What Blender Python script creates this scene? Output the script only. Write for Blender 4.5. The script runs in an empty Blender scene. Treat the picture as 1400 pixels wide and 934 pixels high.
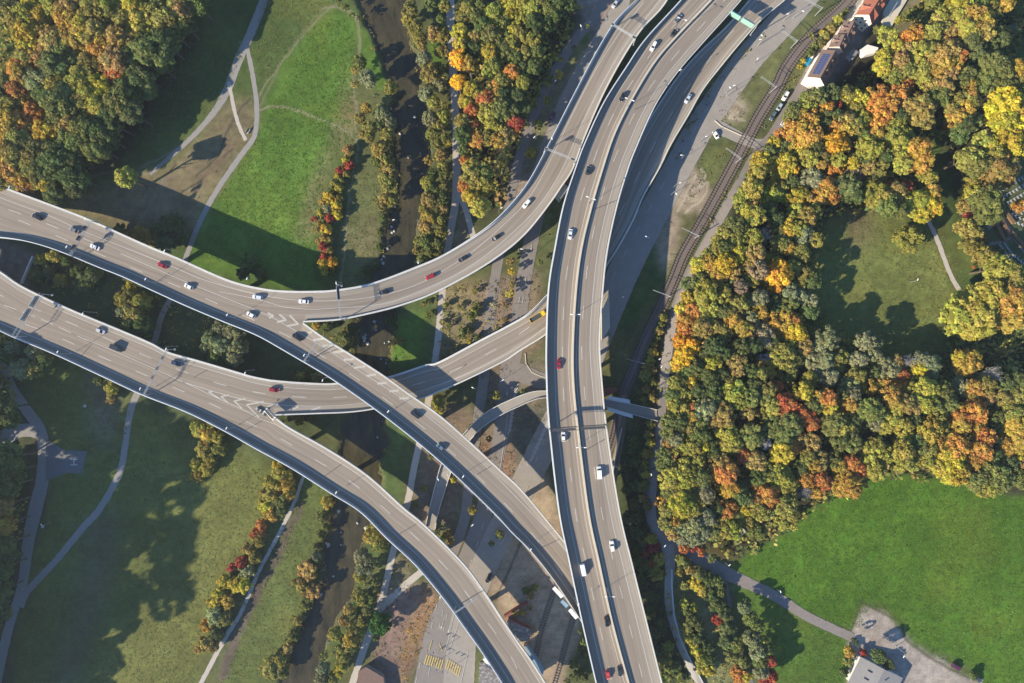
import bpy, bmesh, math, random
import numpy as np
from mathutils import Vector
from mathutils.bvhtree import BVHTree
random.seed(7); rng=np.random.default_rng(7)
SC=bpy.context.scene; COL=SC.collection
H=307.0; S=0.345; NX,NY=700.0,467.0
AZ=math.radians(31); EL=math.radians(26)
# ---------------------------------------------------------------- helpers
def sm(t): t=np.clip(t,0,1); return t*t*(3-2*t)
RL=[(-60,494),(0,494),(26,497),(51,512),(77,525),(103,530),(123,539),(144,535),(175,540),(219,543),(230,545),(281,540),(292,528),(333,527),(359,515),(384,509),(438,490),(461,488),(486,479),(568,471),(625,468),(694,453),(733,448),(766,440),(797,442),(817,425),(853,412),(887,401),(918,389),(940,380),(1000,372)]
RR=[(-60,560),(0,558),(23,553),(57,563),(90,574),(129,576),(154,581),(180,579),(219,584),(256,579),(294,574),(328,566),(353,568),(361,563),(445,532),(457,535),(488,531),(563,527),(604,527),(630,520),(658,520),(715,502),(745,494),(771,486),(792,489),(817,479),(843,463),(874,450),(913,437),(940,430),(1000,424)]
EB=[(-60,1200),(30,1145),(190,1056),(230,1010),(300,975),(350,948),(400,926),(450,907),(540,874),(600,869),(700,869),(800,888),(934,930),(1000,945)]
def ip(t,y): return np.interp(y,[a[0] for a in t],[a[1] for a in t])
def T(x,y):
    x=np.asarray(x,float); y=np.asarray(y,float)
    px=x/S+NX; py=NY-y/S
    d=np.minimum(px-ip(RL,py),ip(RR,py)-px)*S+vnoise(x,y,6,50)*3.4+vnoise(x,y,2.1,51)*1.8
    z=-2.6*sm((d+2.2)/5.0)*(np.abs(py-467)<560)
    z=z+5.5*sm((px-ip(EB,py))*S/8.5)*sm((py-225)/110)
    z=z+sm((-px-2)/60)*(7*sm((py-500)/60)+36*sm((py-600)/200))*(1-.6*sm((py-955)/90))  # unseen hill left of the view, raised so its trees' shadows reach the meadow
    return z
def W(px,py,z=0.0):
    k=(H-z)/H*S
    return ((px-NX)*k,(NY-py)*k,z)
def G(px,py,dz=0.0):
    z=0.0
    for _ in range(6):
        x,y,_z=W(px,py,z+dz); z=float(T(x,y))
    x,y,_z=W(px,py,z+dz)
    return (x,y,z+dz)
def cr(pts,step=2.0):
    """smooth polyline through pts, even steps"""
    P=np.array(pts,float)
    if len(P)==2: 
        n=max(2,int(np.linalg.norm(P[1]-P[0])/step)+1)
        t=np.linspace(0,1,n)[:,None]; return P[0]*(1-t)+P[1]*t
    E=np.vstack([2*P[0]-P[1],P,2*P[-1]-P[-2]]); out=[]
    for i in range(1,len(E)-2):
        a,b,c,d=E[i-1],E[i],E[i+1],E[i+2]
        t=np.linspace(0,1,12,endpoint=False)[:,None]
        out.append(0.5*((2*b)+(c-a)*t+(2*a-5*b+4*c-d)*t**2+(3*b-a-3*c+d)*t**3))
    out.append(P[-1:]); Q=np.vstack(out)
    return resamp(Q,None,step)
def resamp(Q,n=None,step=None):
    s=np.concatenate([[0],np.cumsum(np.linalg.norm(np.diff(Q[:,:2],axis=0),axis=1))])
    if n is None: n=max(2,int(s[-1]/step)+1)
    u=np.linspace(0,s[-1],n)
    return np.stack([np.interp(u,s,Q[:,k]) for k in range(Q.shape[1])],1)
def link(o,parent=None):
    COL.objects.link(o)
    if parent is not None: o.parent=parent
    return o
class MB:
    def __init__(s): s.v=[]; s.f=[]; s.m=[]
    def quad(s,a,b,c,d,m=0):
        i=len(s.v); s.v+= [tuple(a),tuple(b),tuple(c),tuple(d)]; s.f.append((i,i+1,i+2,i+3)); s.m.append(m)
    def poly(s,pts,m=0):
        i=len(s.v); s.v+=[tuple(p) for p in pts]; s.f.append(tuple(range(i,i+len(pts)))); s.m.append(m)
    def box(s,c,size,rz=0,m=0,ry=0,taper=1.0):
        hx,hy,hz=size[0]/2,size[1]/2,size[2]/2
        ca,sa=math.cos(rz),math.sin(rz); cb,sb=math.cos(ry),math.sin(ry)
        i=len(s.v)
        for dz in (-hz,hz):
            t=1.0 if dz<0 else taper
            for dx,dy in ((-hx,-hy),(hx,-hy),(hx,hy),(-hx,hy)):
                dx*=t; dy*=t
                X=dx*cb+dz*sb; Z=-dx*sb+dz*cb
                s.v.append((c[0]+X*ca-dy*sa,c[1]+X*sa+dy*ca,c[2]+Z))
        for f in ((3,2,1,0),(4,5,6,7),(0,1,5,4),(1,2,6,5),(2,3,7,6),(3,0,4,7)):
            s.f.append(tuple(i+k for k in f)); s.m.append(m)
    def tube(s,a,b,r0,r1=None,n=6,m=0):
        r1=r0 if r1 is None else r1
        a=Vector(a); b=Vector(b); d=(b-a).normalized()
        u=d.orthogonal().normalized(); w=d.cross(u); i=len(s.v)
        for p,r in ((a,r0),(b,r1)):
            for k in range(n):
                t=2*math.pi*k/n; s.v.append(tuple(p+(u*math.cos(t)+w*math.sin(t))*r))
        for k in range(n):
            k2=(k+1)%n; s.f.append((i+k,i+k2,i+n+k2,i+n+k)); s.m.append(m)
        s.f.append(tuple(i+k for k in reversed(range(n)))); s.m.append(m)
        s.f.append(tuple(i+n+k for k in range(n))); s.m.append(m)
    def strip(s,A,B,m=0):
        for k in range(len(A)-1): s.quad(A[k],A[k+1],B[k+1],B[k],m)
    def mesh(s,name,mats):
        me=bpy.data.meshes.new(name); me.from_pydata(s.v,[],s.f)
        if not isinstance(mats,(list,tuple)): mats=[mats]
        for x in mats: me.materials.append(x)
        if len(mats)>1: me.polygons.foreach_set('material_index',s.m)
        me.update(); return me
    def build(s,name,mats,parent=None,**kw):
        o=bpy.data.objects.new(name,s.mesh(name,mats)); link(o,parent); 
        for k,v in kw.items(): o[k]=v
        return o
def fixn(o):
    bm=bmesh.new(); bm.from_mesh(o.data); bmesh.ops.remove_doubles(bm,verts=bm.verts,dist=1e-4)
    bmesh.ops.recalc_face_normals(bm,faces=bm.faces); bm.to_mesh(o.data); bm.free()
def thing(name,loc,label,cat,rz=0,group=None):
    o=bpy.data.objects.new(name,None); o.empty_display_size=0.5; link(o)
    o.location=loc; o.rotation_euler=(0,0,rz); o['label']=label; o['category']=cat
    if group: o['group']=group
    return o
def tag(o,label,cat,group=None):
    o['label']=label; o['category']=cat
    if group: o['group']=group
    return o
def copy_tree(src,loc,rz,label,scale=None,group=None):
    r=src.copy(); COL.objects.link(r); r.location=loc; r.rotation_euler=(0,0,rz); r['label']=label
    if scale: r.scale=scale
    if group: r['group']=group
    for ch in src.children:
        c=ch.copy(); COL.objects.link(c); c.parent=r
        for g in ch.children:
            d=g.copy(); COL.objects.link(d); d.parent=c
    return r
_vg={}
def vnoise(x,y,scale,seed=0):
    n=256
    if seed not in _vg: _vg[seed]=np.random.default_rng(seed).random((n,n))
    g=_vg[seed]
    u=x/scale+1000.3; v=y/scale+1000.7
    i=np.asarray(np.floor(u)).astype(int); j=np.asarray(np.floor(v)).astype(int); a=sm(u-i); b=sm(v-j)
    i0=i%n;i1=(i+1)%n;j0=j%n;j1=(j+1)%n
    return (g[j0,i0]*(1-a)+g[j0,i1]*a)*(1-b)+(g[j1,i0]*(1-a)+g[j1,i1]*a)*b-0.5
# ---------------------------------------------------------------- materials
def nodes(name):
    m=bpy.data.materials.new(name); m.use_nodes=True; nt=m.node_tree; return m,nt,nt.nodes['Principled BSDF']
def nd(nt,t,**kw):
    n=nt.nodes.new(t)
    for k,v in kw.items():
        if k in n.inputs.keys(): n.inputs[k].default_value=v
        else: setattr(n,k,v)
    return n
def mat(name,col,rough=0.8,var=0.12,scale=0.6,metal=0.0,bump=0.0,stretch=None,spec=0.3,dirt=None):
    m,nt,b=nodes(name); L=nt.links
    b.inputs['Roughness'].default_value=rough; b.inputs['Metallic'].default_value=metal
    b.inputs['Specular IOR Level'].default_value=spec
    tc=nd(nt,'ShaderNodeTexCoord'); src=tc.outputs['Object']
    if stretch:
        mp=nd(nt,'ShaderNodeMapping'); mp.inputs['Scale'].default_value=stretch; L.new(tc.outputs['UV'],mp.inputs[0]); src=mp.outputs[0]
    n1=nd(nt,'ShaderNodeTexNoise',Scale=scale,Detail=5.0,Roughness=0.65); L.new(src,n1.inputs['Vector'])
    n2=nd(nt,'ShaderNodeTexNoise',Scale=0.045,Detail=3.0); L.new(tc.outputs['Object'],n2.inputs['Vector'])
    ad=nd(nt,'ShaderNodeMath',operation='MULTIPLY_ADD'); L.new(n1.outputs[0],ad.inputs[0]); ad.inputs[1].default_value=2*var*1.6; ad.inputs[2].default_value=1-var*1.6
    a2=nd(nt,'ShaderNodeMath',operation='MULTIPLY_ADD'); L.new(n2.outputs[0],a2.inputs[0]); a2.inputs[1].default_value=var*1.2; a2.inputs[2].default_value=-var*0.6
    a3=nd(nt,'ShaderNodeMath',operation='ADD'); L.new(ad.outputs[0],a3.inputs[0]); L.new(a2.outputs[0],a3.inputs[1])
    if stretch:
        m4=nd(nt,'ShaderNodeMapping'); m4.inputs['Scale'].default_value=(.75,.0012,1); L.new(tc.outputs['UV'],m4.inputs[0])
        n4=nd(nt,'ShaderNodeTexNoise',Scale=1.0,Detail=2.0); L.new(m4.outputs[0],n4.inputs['Vector'])
        a4=nd(nt,'ShaderNodeMath',operation='MULTIPLY_ADD'); L.new(n4.outputs[0],a4.inputs[0]); a4.inputs[1].default_value=.85; a4.inputs[2].default_value=-.425
        a5=nd(nt,'ShaderNodeMath',operation='ADD'); L.new(a3.outputs[0],a5.inputs[0]); L.new(a4.outputs[0],a5.inputs[1]); a3=a5
    mx=nd(nt,'ShaderNodeVectorMath',operation='SCALE'); mx.inputs[0].default_value=col; L.new(a3.outputs[0],mx.inputs['Scale'])
    out=mx.outputs[0]
    if dirt:
        n3=nd(nt,'ShaderNodeTexNoise',Scale=dirt[1],Detail=6.0,Roughness=0.7); L.new(tc.outputs['Object'],n3.inputs['Vector'])
        rp=nd(nt,'ShaderNodeValToRGB'); rp.color_ramp.elements[0].position=0.5; rp.color_ramp.elements[1].position=0.62; L.new(n3.outputs[0],rp.inputs[0])
        mm=nd(nt,'ShaderNodeMixRGB'); L.new(rp.outputs[0],mm.inputs[0]); L.new(out,mm.inputs[1]); mm.inputs[2].default_value=(*dirt[0],1); out=mm.outputs[0]
    L.new(out,b.inputs['Base Color'])
    if bump:
        bp=nd(nt,'ShaderNodeBump',Strength=bump,Distance=0.1); L.new(n1.outputs[0],bp.inputs['Height']); L.new(bp.outputs[0],b.inputs['Normal'])
    return m
M={}
M['asphalt']=mat('asphalt',(.236,.197,.156),.9,.17,.9,stretch=(1.3,.02,1),bump=.1)
M['shoulder']=mat('shoulder_concrete',(.285,.248,.203),.9,.09,.8,stretch=(.5,.05,1))
M['road']=mat('street_asphalt',(.20,.178,.16),.9,.13,.35,bump=.1)
M['road2']=mat('old_concrete_road',(.27,.245,.215),.9,.13,.25)
M['gravel']=mat('gravel_path',(.41,.37,.32),.95,.14,.9,bump=.2)
M['path']=mat('paved_path',(.25,.235,.215),.92,.12,.6)
M['pathdark']=mat('dark_path',(.15,.15,.15),.92,.12,.6)
M['trackpath']=mat('lane_asphalt',(.20,.175,.16),.92,.14,.5)
M['concrete']=mat('concrete',(.48,.45,.40),.85,.10,.7)
M['parapet']=mat('parapet_concrete',(.52,.505,.465),.8,.14,.6)
M['median']=mat('median_concrete',(.50,.45,.36),.85,.10,.6)
M['noise']=mat('barrier_panels',(.56,.58,.58),.5,.12,.7)
M['joint']=mat('joint_rubber',(.10,.09,.085),.8,.1,1)
M['paint']=mat('road_paint',(.45,.43,.39),.8,.25,1.5)
M['cpaint']=mat('worn_cream_paint',(.40,.375,.325),.8,.25,1.5)
M['ypaint']=mat('yellow_paint',(.50,.38,.12),.8,.3,1.5)
M['steel']=mat('galvanised_steel',(.42,.44,.44),.45,.08,1,metal=.4)
M['darksteel']=mat('dark_steel',(.07,.075,.08),.5,.1,1,metal=.3)
M['rail']=mat('rail_steel',(.07,.052,.045),.5,.1,1,metal=.6)
M['ballast']=mat('ballast',(.150,.122,.108),.95,.25,2.2,bump=.5)
M['sandbed']=mat('sandy_track_bed',(.25,.20,.15),.95,.2,1.5,bump=.3)
M['sleeper']=mat('sleeper',(.16,.13,.105),.9,.15,2)
M['lens']=mat('lamp_lens',(.8,.8,.78),.3,.02,1)
M['teal']=mat('motorway_sign',(.24,.42,.35),.4,.1,1)
M['white']=mat('white_render',(.74,.70,.66),.8,.06,.8)
M['cream']=mat('cream_render',(.74,.70,.55),.8,.06,.8)
M['pink']=mat('pink_render',(.66,.54,.46),.8,.06,.8)
M['rooftile']=mat('brown_tiles',(.16,.105,.082),.85,.25,1.6,bump=.3)
M['redtile']=mat('red_tiles',(.30,.105,.065),.85,.22,1.6,bump=.3)
M['greyroof']=mat('grey_roof',(.23,.22,.21),.85,.12,.7)
M['mossroof']=mat('mossy_roof',(.16,.15,.15),.9,.35,1.2,dirt=((.34,.32,.31),.9))
M['blueroof']=mat('blue_canopy',(.20,.30,.38),.4,.1,.5)
M['solar']=mat('solar_cells',(.03,.06,.16),.2,.1,2)
M['glass']=mat('window_glass',(.02,.025,.03),.08,.02,1,spec=.6)
M['tyre']=mat('tyre',(.02,.02,.02),.8,.1,2)
M['rim']=mat('rim',(.35,.35,.36),.35,.05,1,metal=.7)
M['lamp_r']=mat('tail_lens',(.35,.02,.02),.3,.02,1)
M['bark']=mat('bark',(.11,.085,.06),.9,.2,3)
M['palebark']=mat('pale_bark',(.36,.34,.33),.9,.2,3)
M['stone']=mat('river_stone',(.42,.41,.38),.85,.15,2)
M['grave']=mat('gravestone',(.34,.34,.34),.7,.2,2)
M['hedgeb']=mat('clipped_hedge',(.16,.10,.05),.95,.3,2.5,bump=.6)
M['hedgeg']=mat('green_hedge',(.05,.075,.03),.95,.3,2.5,bump=.6)
M['redwall']=mat('red_wall',(.22,.07,.055),.9,.25,1.2)
M['wood']=mat('wood_boards',(.38,.35,.31),.9,.15,2)
M['cloth']=mat('dark_cloth',(.05,.05,.07),.9,.1,3)
M['skin']=mat('skin',(.5,.33,.25),.6,.05,3)
M['teltruck']=mat('blue_panel',(.02,.22,.36),.4,.08,1)
def leafmat(name,attr):
    m,nt,b=nodes(name); L=nt.links
    if attr: a=nd(nt,'ShaderNodeAttribute',attribute_name='tint'); base=a.outputs['Color']
    else: a=nd(nt,'ShaderNodeObjectInfo'); base=a.outputs['Color']
    v=nd(nt,'ShaderNodeAttribute',attribute_name='lv')
    sep=nd(nt,'ShaderNodeSeparateColor'); L.new(v.outputs['Color'],sep.inputs[0])
    hsv=nd(nt,'ShaderNodeHueSaturation'); L.new(base,hsv.inputs['Color'])
    h=nd(nt,'ShaderNodeMath',operation='MULTIPLY_ADD'); L.new(sep.outputs[1],h.inputs[0]); h.inputs[1].default_value=.045; h.inputs[2].default_value=.480; L.new(h.outputs[0],hsv.inputs['Hue'])
    q=nd(nt,'ShaderNodeMath',operation='MULTIPLY_ADD'); L.new(sep.outputs[0],q.inputs[0]); q.inputs[1].default_value=.7; q.inputs[2].default_value=1.12
    q2=nd(nt,'ShaderNodeMath',operation='MULTIPLY_ADD'); L.new(sep.outputs[2],q2.inputs[0]); q2.inputs[1].default_value=.5; q2.inputs[2].default_value=.75
    q3=nd(nt,'ShaderNodeMath',operation='MULTIPLY'); L.new(q.outputs[0],q3.inputs[0]); L.new(q2.outputs[0],q3.inputs[1]); L.new(q3.outputs[0],hsv.inputs['Value'])
    L.new(hsv.outputs[0],b.inputs['Base Color']); b.inputs['Roughness'].default_value=.75; b.inputs['Specular IOR Level'].default_value=.15
    tr=nd(nt,'ShaderNodeBsdfTranslucent'); L.new(hsv.outputs[0],tr.inputs[0])
    mx=nd(nt,'ShaderNodeMixShader'); mx.inputs[0].default_value=.38; L.new(b.outputs[0],mx.inputs[1]); L.new(tr.outputs[0],mx.inputs[2])
    L.new(mx.outputs[0],nt.nodes['Material Output'].inputs['Surface']); return m
M['leaf']=leafmat('foliage',False); M['leafa']=leafmat('foliage_mass',True)
def objcol(name,rough=.25,metal=.0):
    m,nt,b=nodes(name); a=nd(nt,'ShaderNodeObjectInfo'); nt.links.new(a.outputs['Color'],b.inputs['Base Color'])
    b.inputs['Roughness'].default_value=rough; b.inputs['Metallic'].default_value=metal; b.inputs['Coat Weight'].default_value=.4; return m
M['carpaint']=objcol('car_paint')
def groundmat():
    m,nt,b=nodes('ground_cover'); L=nt.links
    a=nd(nt,'ShaderNodeAttribute',attribute_name='Col'); tc=nd(nt,'ShaderNodeTexCoord')
    n0=nd(nt,'ShaderNodeTexNoise',Scale=1.6,Detail=6.0,Roughness=.8); L.new(tc.outputs['Object'],n0.inputs['Vector'])
    n1=nd(nt,'ShaderNodeTexNoise',Scale=.16,Detail=5.0,Roughness=.6); L.new(tc.outputs['Object'],n1.inputs['Vector'])
    mp=nd(nt,'ShaderNodeMapping'); mp.inputs['Rotation'].default_value=(0,0,math.radians(-62)); mp.inputs['Scale'].default_value=(.02,.8,1); L.new(tc.outputs['Object'],mp.inputs[0])
    n2=nd(nt,'ShaderNodeTexNoise',Scale=1.0,Detail=3.0); L.new(mp.outputs[0],n2.inputs['Vector'])
    s=None
    for n,k in ((n0,1.9),(n1,.22),(n2,.30)):
        q=nd(nt,'ShaderNodeMath',operation='MULTIPLY_ADD'); L.new(n.outputs[0],q.inputs[0]); q.inputs[1].default_value=k; 
        if s is None: q.inputs[2].default_value=1-1.21
        else: L.new(s,q.inputs[2])
        s=q.outputs[0]
    mx=nd(nt,'ShaderNodeVectorMath',operation='SCALE'); L.new(a.outputs['Color'],mx.inputs[0]); L.new(s,mx.inputs['Scale'])
    hs=nd(nt,'ShaderNodeHueSaturation'); L.new(mx.outputs[0],hs.inputs['Color'])
    hq=nd(nt,'ShaderNodeMath',operation='MULTIPLY_ADD'); L.new(n1.outputs[1] if False else n1.outputs[0],hq.inputs[0]); hq.inputs[1].default_value=.06; hq.inputs[2].default_value=.47; L.new(hq.outputs[0],hs.inputs['Hue'])
    L.new(hs.outputs[0],b.inputs['Base Color']); b.inputs['Roughness'].default_value=.95; b.inputs['Specular IOR Level'].default_value=.1
    bp=nd(nt,'ShaderNodeBump',Strength=.35,Distance=.25); L.new(n0.outputs[0],bp.inputs['Height']); L.new(bp.outputs[0],b.inputs['Normal'])
    return m
M['ground']=groundmat()
def watermat():
    m,nt,b=nodes('river_water'); L=nt.links; tc=nd(nt,'ShaderNodeTexCoord')
    mp=nd(nt,'ShaderNodeMapping'); mp.inputs['Scale'].default_value=(1,.35,1); L.new(tc.outputs['Object'],mp.inputs[0])
    n=nd(nt,'ShaderNodeTexNoise',Scale=.28,Detail=7.0,Roughness=.7); L.new(mp.outputs[0],n.inputs['Vector'])
    rp=nd(nt,'ShaderNodeValToRGB'); e=rp.color_ramp.elements; e[0].position=.3; e[0].color=(.022,.022,.014,1); e[1].position=.72; e[1].color=(.080,.068,.036,1); L.new(n.outputs[0],rp.inputs[0])
    L.new(rp.outputs[0],b.inputs['Base Color']); b.inputs['Roughness'].default_value=.06; b.inputs['IOR'].default_value=1.33
    n2=nd(nt,'ShaderNodeTexNoise',Scale=1.6,Detail=4.0); L.new(tc.outputs['Object'],n2.inputs['Vector'])
    bp=nd(nt,'ShaderNodeBump',Strength=.6,Distance=.2); L.new(n2.outputs[0],bp.inputs['Height']); L.new(bp.outputs[0],b.inputs['Normal'])
    return m
M['water']=watermat()
# ---------------------------------------------------------------- terrain (one height field, split by zone)
def pip(px,py,poly):
    r=np.zeros(px.shape,bool); n=len(poly)
    for i in range(n):
        x1,y1=poly[i]; x2,y2=poly[(i+1)%n]
        if y1==y2: continue
        c=((y1>py)!=(y2>py))&(px<(x2-x1)*(py-y1)/(y2-y1)+x1); r^=c
    return r
def blur(a,k):
    if k<1: return a
    for ax in (0,1):
        for _ in range(2):
            c=np.cumsum(np.pad(a,[(k+1,k) if i==ax else (0,0) for i in (0,1)],mode='edge'),axis=ax)
            n=a.shape[ax]; hi=np.take(c,range(2*k+1,2*k+1+n),axis=ax); lo=np.take(c,range(0,n),axis=ax); a=(hi-lo)/(2*k+1)
    return a
GS=0.75
fx=np.arange(-262,262.01,GS); fy=np.arange(-180,180.01,GS)
ex=np.array([300,360,450,600,900,1500,3000.]); ey=np.array([200,240,300,400,600,1000,1800,3000.])
gx=np.concatenate([-ex[::-1],fx,ex]); gy=np.concatenate([-ey[::-1],fy,ey])
X,Y=np.meshgrid(gx,gy); Z=T(X,Y)
PX=X/S*H/(H-Z)+NX; PY=NY-Y/S*H/(H-Z)
QX=PX+vnoise(X,Y,3,1)*7+vnoise(X,Y,11,2)*7; QY=PY+vnoise(X,Y,3,3)*7+vnoise(X,Y,11,4)*7
C=np.zeros(X.shape+(3,)); C[:]=(.085,.098,.040)
ZI=np.zeros(X.shape,int)
ZN=['ground','meadow','forest_floor','riverbed','yard_ground','gravel_ground']
# (polygon px, colour, feather cells, zone)
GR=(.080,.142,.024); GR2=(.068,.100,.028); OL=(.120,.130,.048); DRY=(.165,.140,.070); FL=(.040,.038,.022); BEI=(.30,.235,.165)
ZP=[
 ([(-40,-40),(460,-40),(500,30),(540,150),(520,240),(500,420),(400,470),(250,400),(60,300),(60,240),(-40,230)],GR2,2,1),
 ([(300,140),(355,130),(345,200),(285,280),(255,330),(200,330),(90,300),(85,265),(170,245),(240,215),(280,180)],(.158,.130,.072),4,1),
 ([(362,150),(385,88),(430,30),(460,8),(487,22),(490,60),(480,140),(470,200),(448,230),(436,290),(428,345),(440,400),(250,370),(262,330),(300,270),(345,190)],GR,2,1),
 ([(478,90),(486,150),(482,190),(455,215),(440,270),(425,330),(408,330),(425,260),(445,210),(462,160)],DRY,4,1),
 ([(486,60),(500,60),(520,90),(535,140),(545,230),(540,300),(520,350),(505,400),(455,400),(462,320),(476,250),(486,190),(490,120)],(.105,.115,.045),3,1),
 ([(495,30),(520,70),(532,110),(520,130),(500,110),(488,60)],GR,2,1),
 ([(500,290),(525,295),(522,350),(490,360),(470,330)],(.14,.13,.06),3,1),
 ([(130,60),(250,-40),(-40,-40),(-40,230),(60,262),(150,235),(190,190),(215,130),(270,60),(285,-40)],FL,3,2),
 ([(-40,-10),(18,20),(24,60),(20,95),(-40,110)],GR2,2,1),
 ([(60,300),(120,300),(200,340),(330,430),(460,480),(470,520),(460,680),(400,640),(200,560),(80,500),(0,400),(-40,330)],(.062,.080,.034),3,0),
 ([(-40,470),(60,470),(200,560),(400,650),(385,700),(330,780),(285,870),(262,960),(-40,960)],(.100,.122,.034),3,1),
 ([(215,640),(260,600),(400,660),(380,710),(330,780),(285,870),(262,960),(120,960),(170,850),(250,740)],(.138,.145,.042),8,1),
 ([(120,500),(165,520),(160,600),(130,620),(118,560)],(.125,.115,.075),6,1),
 ([(120,720),(165,690),(150,800),(100,940),(70,940),(110,820)],(.115,.110,.065),6,1),
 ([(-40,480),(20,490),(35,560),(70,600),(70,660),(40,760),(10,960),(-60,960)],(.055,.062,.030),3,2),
 ([(410,650),(455,640),(452,700),(440,760),(420,830),(385,920),(375,960),(285,960),(320,880),(370,780),(400,700)],(.098,.122,.036),2,1),
 ([(350,800),(372,760),(392,720),(408,680),(414,690),(392,745),(356,815),(335,860),(308,934),(292,934),(325,860)],(.105,.082,.065),1,0),
 ([(525,-40),(850,-40),(800,60),(740,160),(700,240),(690,320),(640,400),(560,400),(580,280),(575,150),(555,60)],(.078,.088,.036),3,0),
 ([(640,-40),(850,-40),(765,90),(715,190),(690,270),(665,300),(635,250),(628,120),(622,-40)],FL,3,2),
 ([(585,60),(600,60),(605,100),(585,110)],GR,1,0),
 ([(560,400),(600,400),(590,480),(560,620),(540,720),(500,800),(480,860),(450,960),(420,960),(480,760),(520,640),(535,500)],(.072,.105,.035),3,0),
 ([(530,440),(585,430),(582,500),(535,500)],GR,3,1),
 ([(604,395),(655,385),(648,480),(600,500)],(.20,.165,.09),3,0),
 ([(628,270),(650,330),(640,350),(610,400),(606,380)],(.19,.16,.10),2,0),
 ([(655,385),(735,370),(745,470),(680,520),(640,500)],(.22,.165,.115),3,0),
 ([(670,495),(748,495),(748,660),(700,690),(650,640)],(.15,.125,.09),3,0),
 ([(700,575),(745,545),(748,590),(720,640),(690,620)],(.10,.10,.075),3,0),
 ([(640,600),(705,610),(700,690),(650,690)],(.20,.125,.085),3,0),
 ([(600,560),(650,560),(640,650),(620,720),(560,720),(570,620)],(.17,.13,.095),3,0),
 ([(590,730),(660,700),(640,760),(600,790)],(.13,.12,.06),3,0),
 ([(700,670),(740,640),(765,700),(800,850),(760,960),(660,960),(690,860),(660,800)],BEI,2,5),
 ([(520,800),(600,800),(590,860),(555,934),(500,960),(510,880)],(.21,.145,.115),3,0),
 ([(555,860),(585,800),(600,815),(578,870),(560,930),(545,930)],(.24,.15,.085),3,0),
 ([(537,750),(565,770),(560,800),(545,808),(533,800)],(.15,.13,.075),2,0),
 ([(745,-40),(880,-40),(800,120),(745,250),(700,320),(690,310),(700,240),(745,130),(800,20)],(.23,.185,.15),3,0),
 ([(712,250),(735,180),(800,40),(812,45),(770,120),(722,235)],(.085,.12,.03),2,0),
 ([(850,420),(900,330),(960,215),(1003,192),(1000,205),(955,290),(905,390),(872,480),(840,560),(826,560),(826,460)],(.105,.105,.045),2,0),
 ([(870,390),(893,325),(913,350),(905,385),(880,430),(850,470),(845,430)],(.055,.095,.028),3,1),
 ([(935,215),(958,235),(975,262),(960,295),(915,290),(912,270)],(.27,.22,.16),2,0),
 ([(912,285),(930,300),(930,330),(905,380),(898,330)],(.27,.22,.16),2,0),
 ([(958,215),(985,195),(1003,200),(970,260),(958,245)],(.105,.118,.04),2,1),
 ([(1110,20),(1140,-10),(1080,60),(1035,150),(1020,170),(990,165),(995,130),(1040,80)],(.12,.125,.05),2,0),
 ([(990,140),(1010,130),(1025,150),(1010,170),(992,168)],(.24,.20,.14),2,0),
 ([(826,450),(835,455),(840,490),(838,515),(824,515)],(.115,.115,.045),2,0),
 ([(823,420),(834,405),(835,450),(824,462)],BEI,1,5),
 ([(845,590),(895,590),(888,700),(915,800),(950,960),(900,960),(860,800),(840,680)],(.055,.068,.030),3,0),
 ([(905,430),(920,400),(925,420),(905,560),(888,560),(880,540)],(.12,.11,.05),2,0),
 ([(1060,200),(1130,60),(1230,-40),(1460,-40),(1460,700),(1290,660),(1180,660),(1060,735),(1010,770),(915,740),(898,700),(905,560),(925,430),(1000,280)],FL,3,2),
 ([(1140,290),(1200,262),(1250,275),(1275,300),(1320,400),(1300,440),(1250,520),(1110,520),(1095,440),(1105,330)],(.130,.148,.042),5,1),
 ([(1145,290),(1185,278),(1200,320),(1170,350)],(.14,.115,.06),5,1),
 ([(1245,180),(1290,160),(1300,250),(1345,350),(1340,400),(1325,420),(1270,300),(1250,230)],GR2,3,1),
 ([(1280,520),(1400,480),(1400,420),(1340,440),(1250,460)],(.08,.10,.03),4,1),
 ([(1360,60),(1460,30),(1460,130),(1340,100)],GR2,3,1),
 ([(1340,230),(1460,200),(1460,400),(1370,380),(1340,330)],(.075,.095,.04),2,1),
 ([(1230,-40),(1290,-40),(1250,90),(1205,80),(1215,30)],(.15,.135,.075),3,0),
 ([(1170,70),(1195,40),(1225,-10),(1200,-20),(1150,10),(1130,60),(1095,120),(1100,150),(1130,120)],(.20,.18,.16),2,4),
 ([(985,785),(1062,735),(1110,690),(1185,652),(1240,650),(1330,665),(1410,680),(1480,700),(1480,990),(1340,940),(1330,915),(1245,875),(1215,838),(1180,822),(1163,862),(1105,842),(1040,800)],(.062,.125,.014),2,1),
 ([(1000,795),(1040,806),(1105,846),(1163,872),(1165,900),(1150,960),(1050,960),(1020,870)],(.068,.118,.020),2,1),
 ([(920,768),(985,780),(1000,830),(1030,934),(1040,970),(960,970),(930,860)],(.115,.118,.05),3,0),
 ([(955,820),(975,830),(985,880),(1000,934),(975,934),(958,880)],(.155,.165,.075),3,0),
 ([(1180,826),(1213,842),(1245,880),(1290,905),(1345,940),(1350,990),(1150,990),(1160,905),(1165,868)],(.285,.25,.215),1,4),
 ([(-40,330),(0,330),(50,345),(36,400),(0,375),(-40,360)],(.13,.12,.11),2,5),
]
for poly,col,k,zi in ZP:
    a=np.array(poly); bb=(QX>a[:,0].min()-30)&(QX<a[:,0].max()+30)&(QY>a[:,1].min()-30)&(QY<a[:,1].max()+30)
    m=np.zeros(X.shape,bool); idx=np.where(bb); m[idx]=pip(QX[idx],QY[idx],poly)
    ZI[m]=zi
    w=blur(m.astype(float),k)[...,None]; C=C*(1-w)+np.array(col)*w
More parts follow.
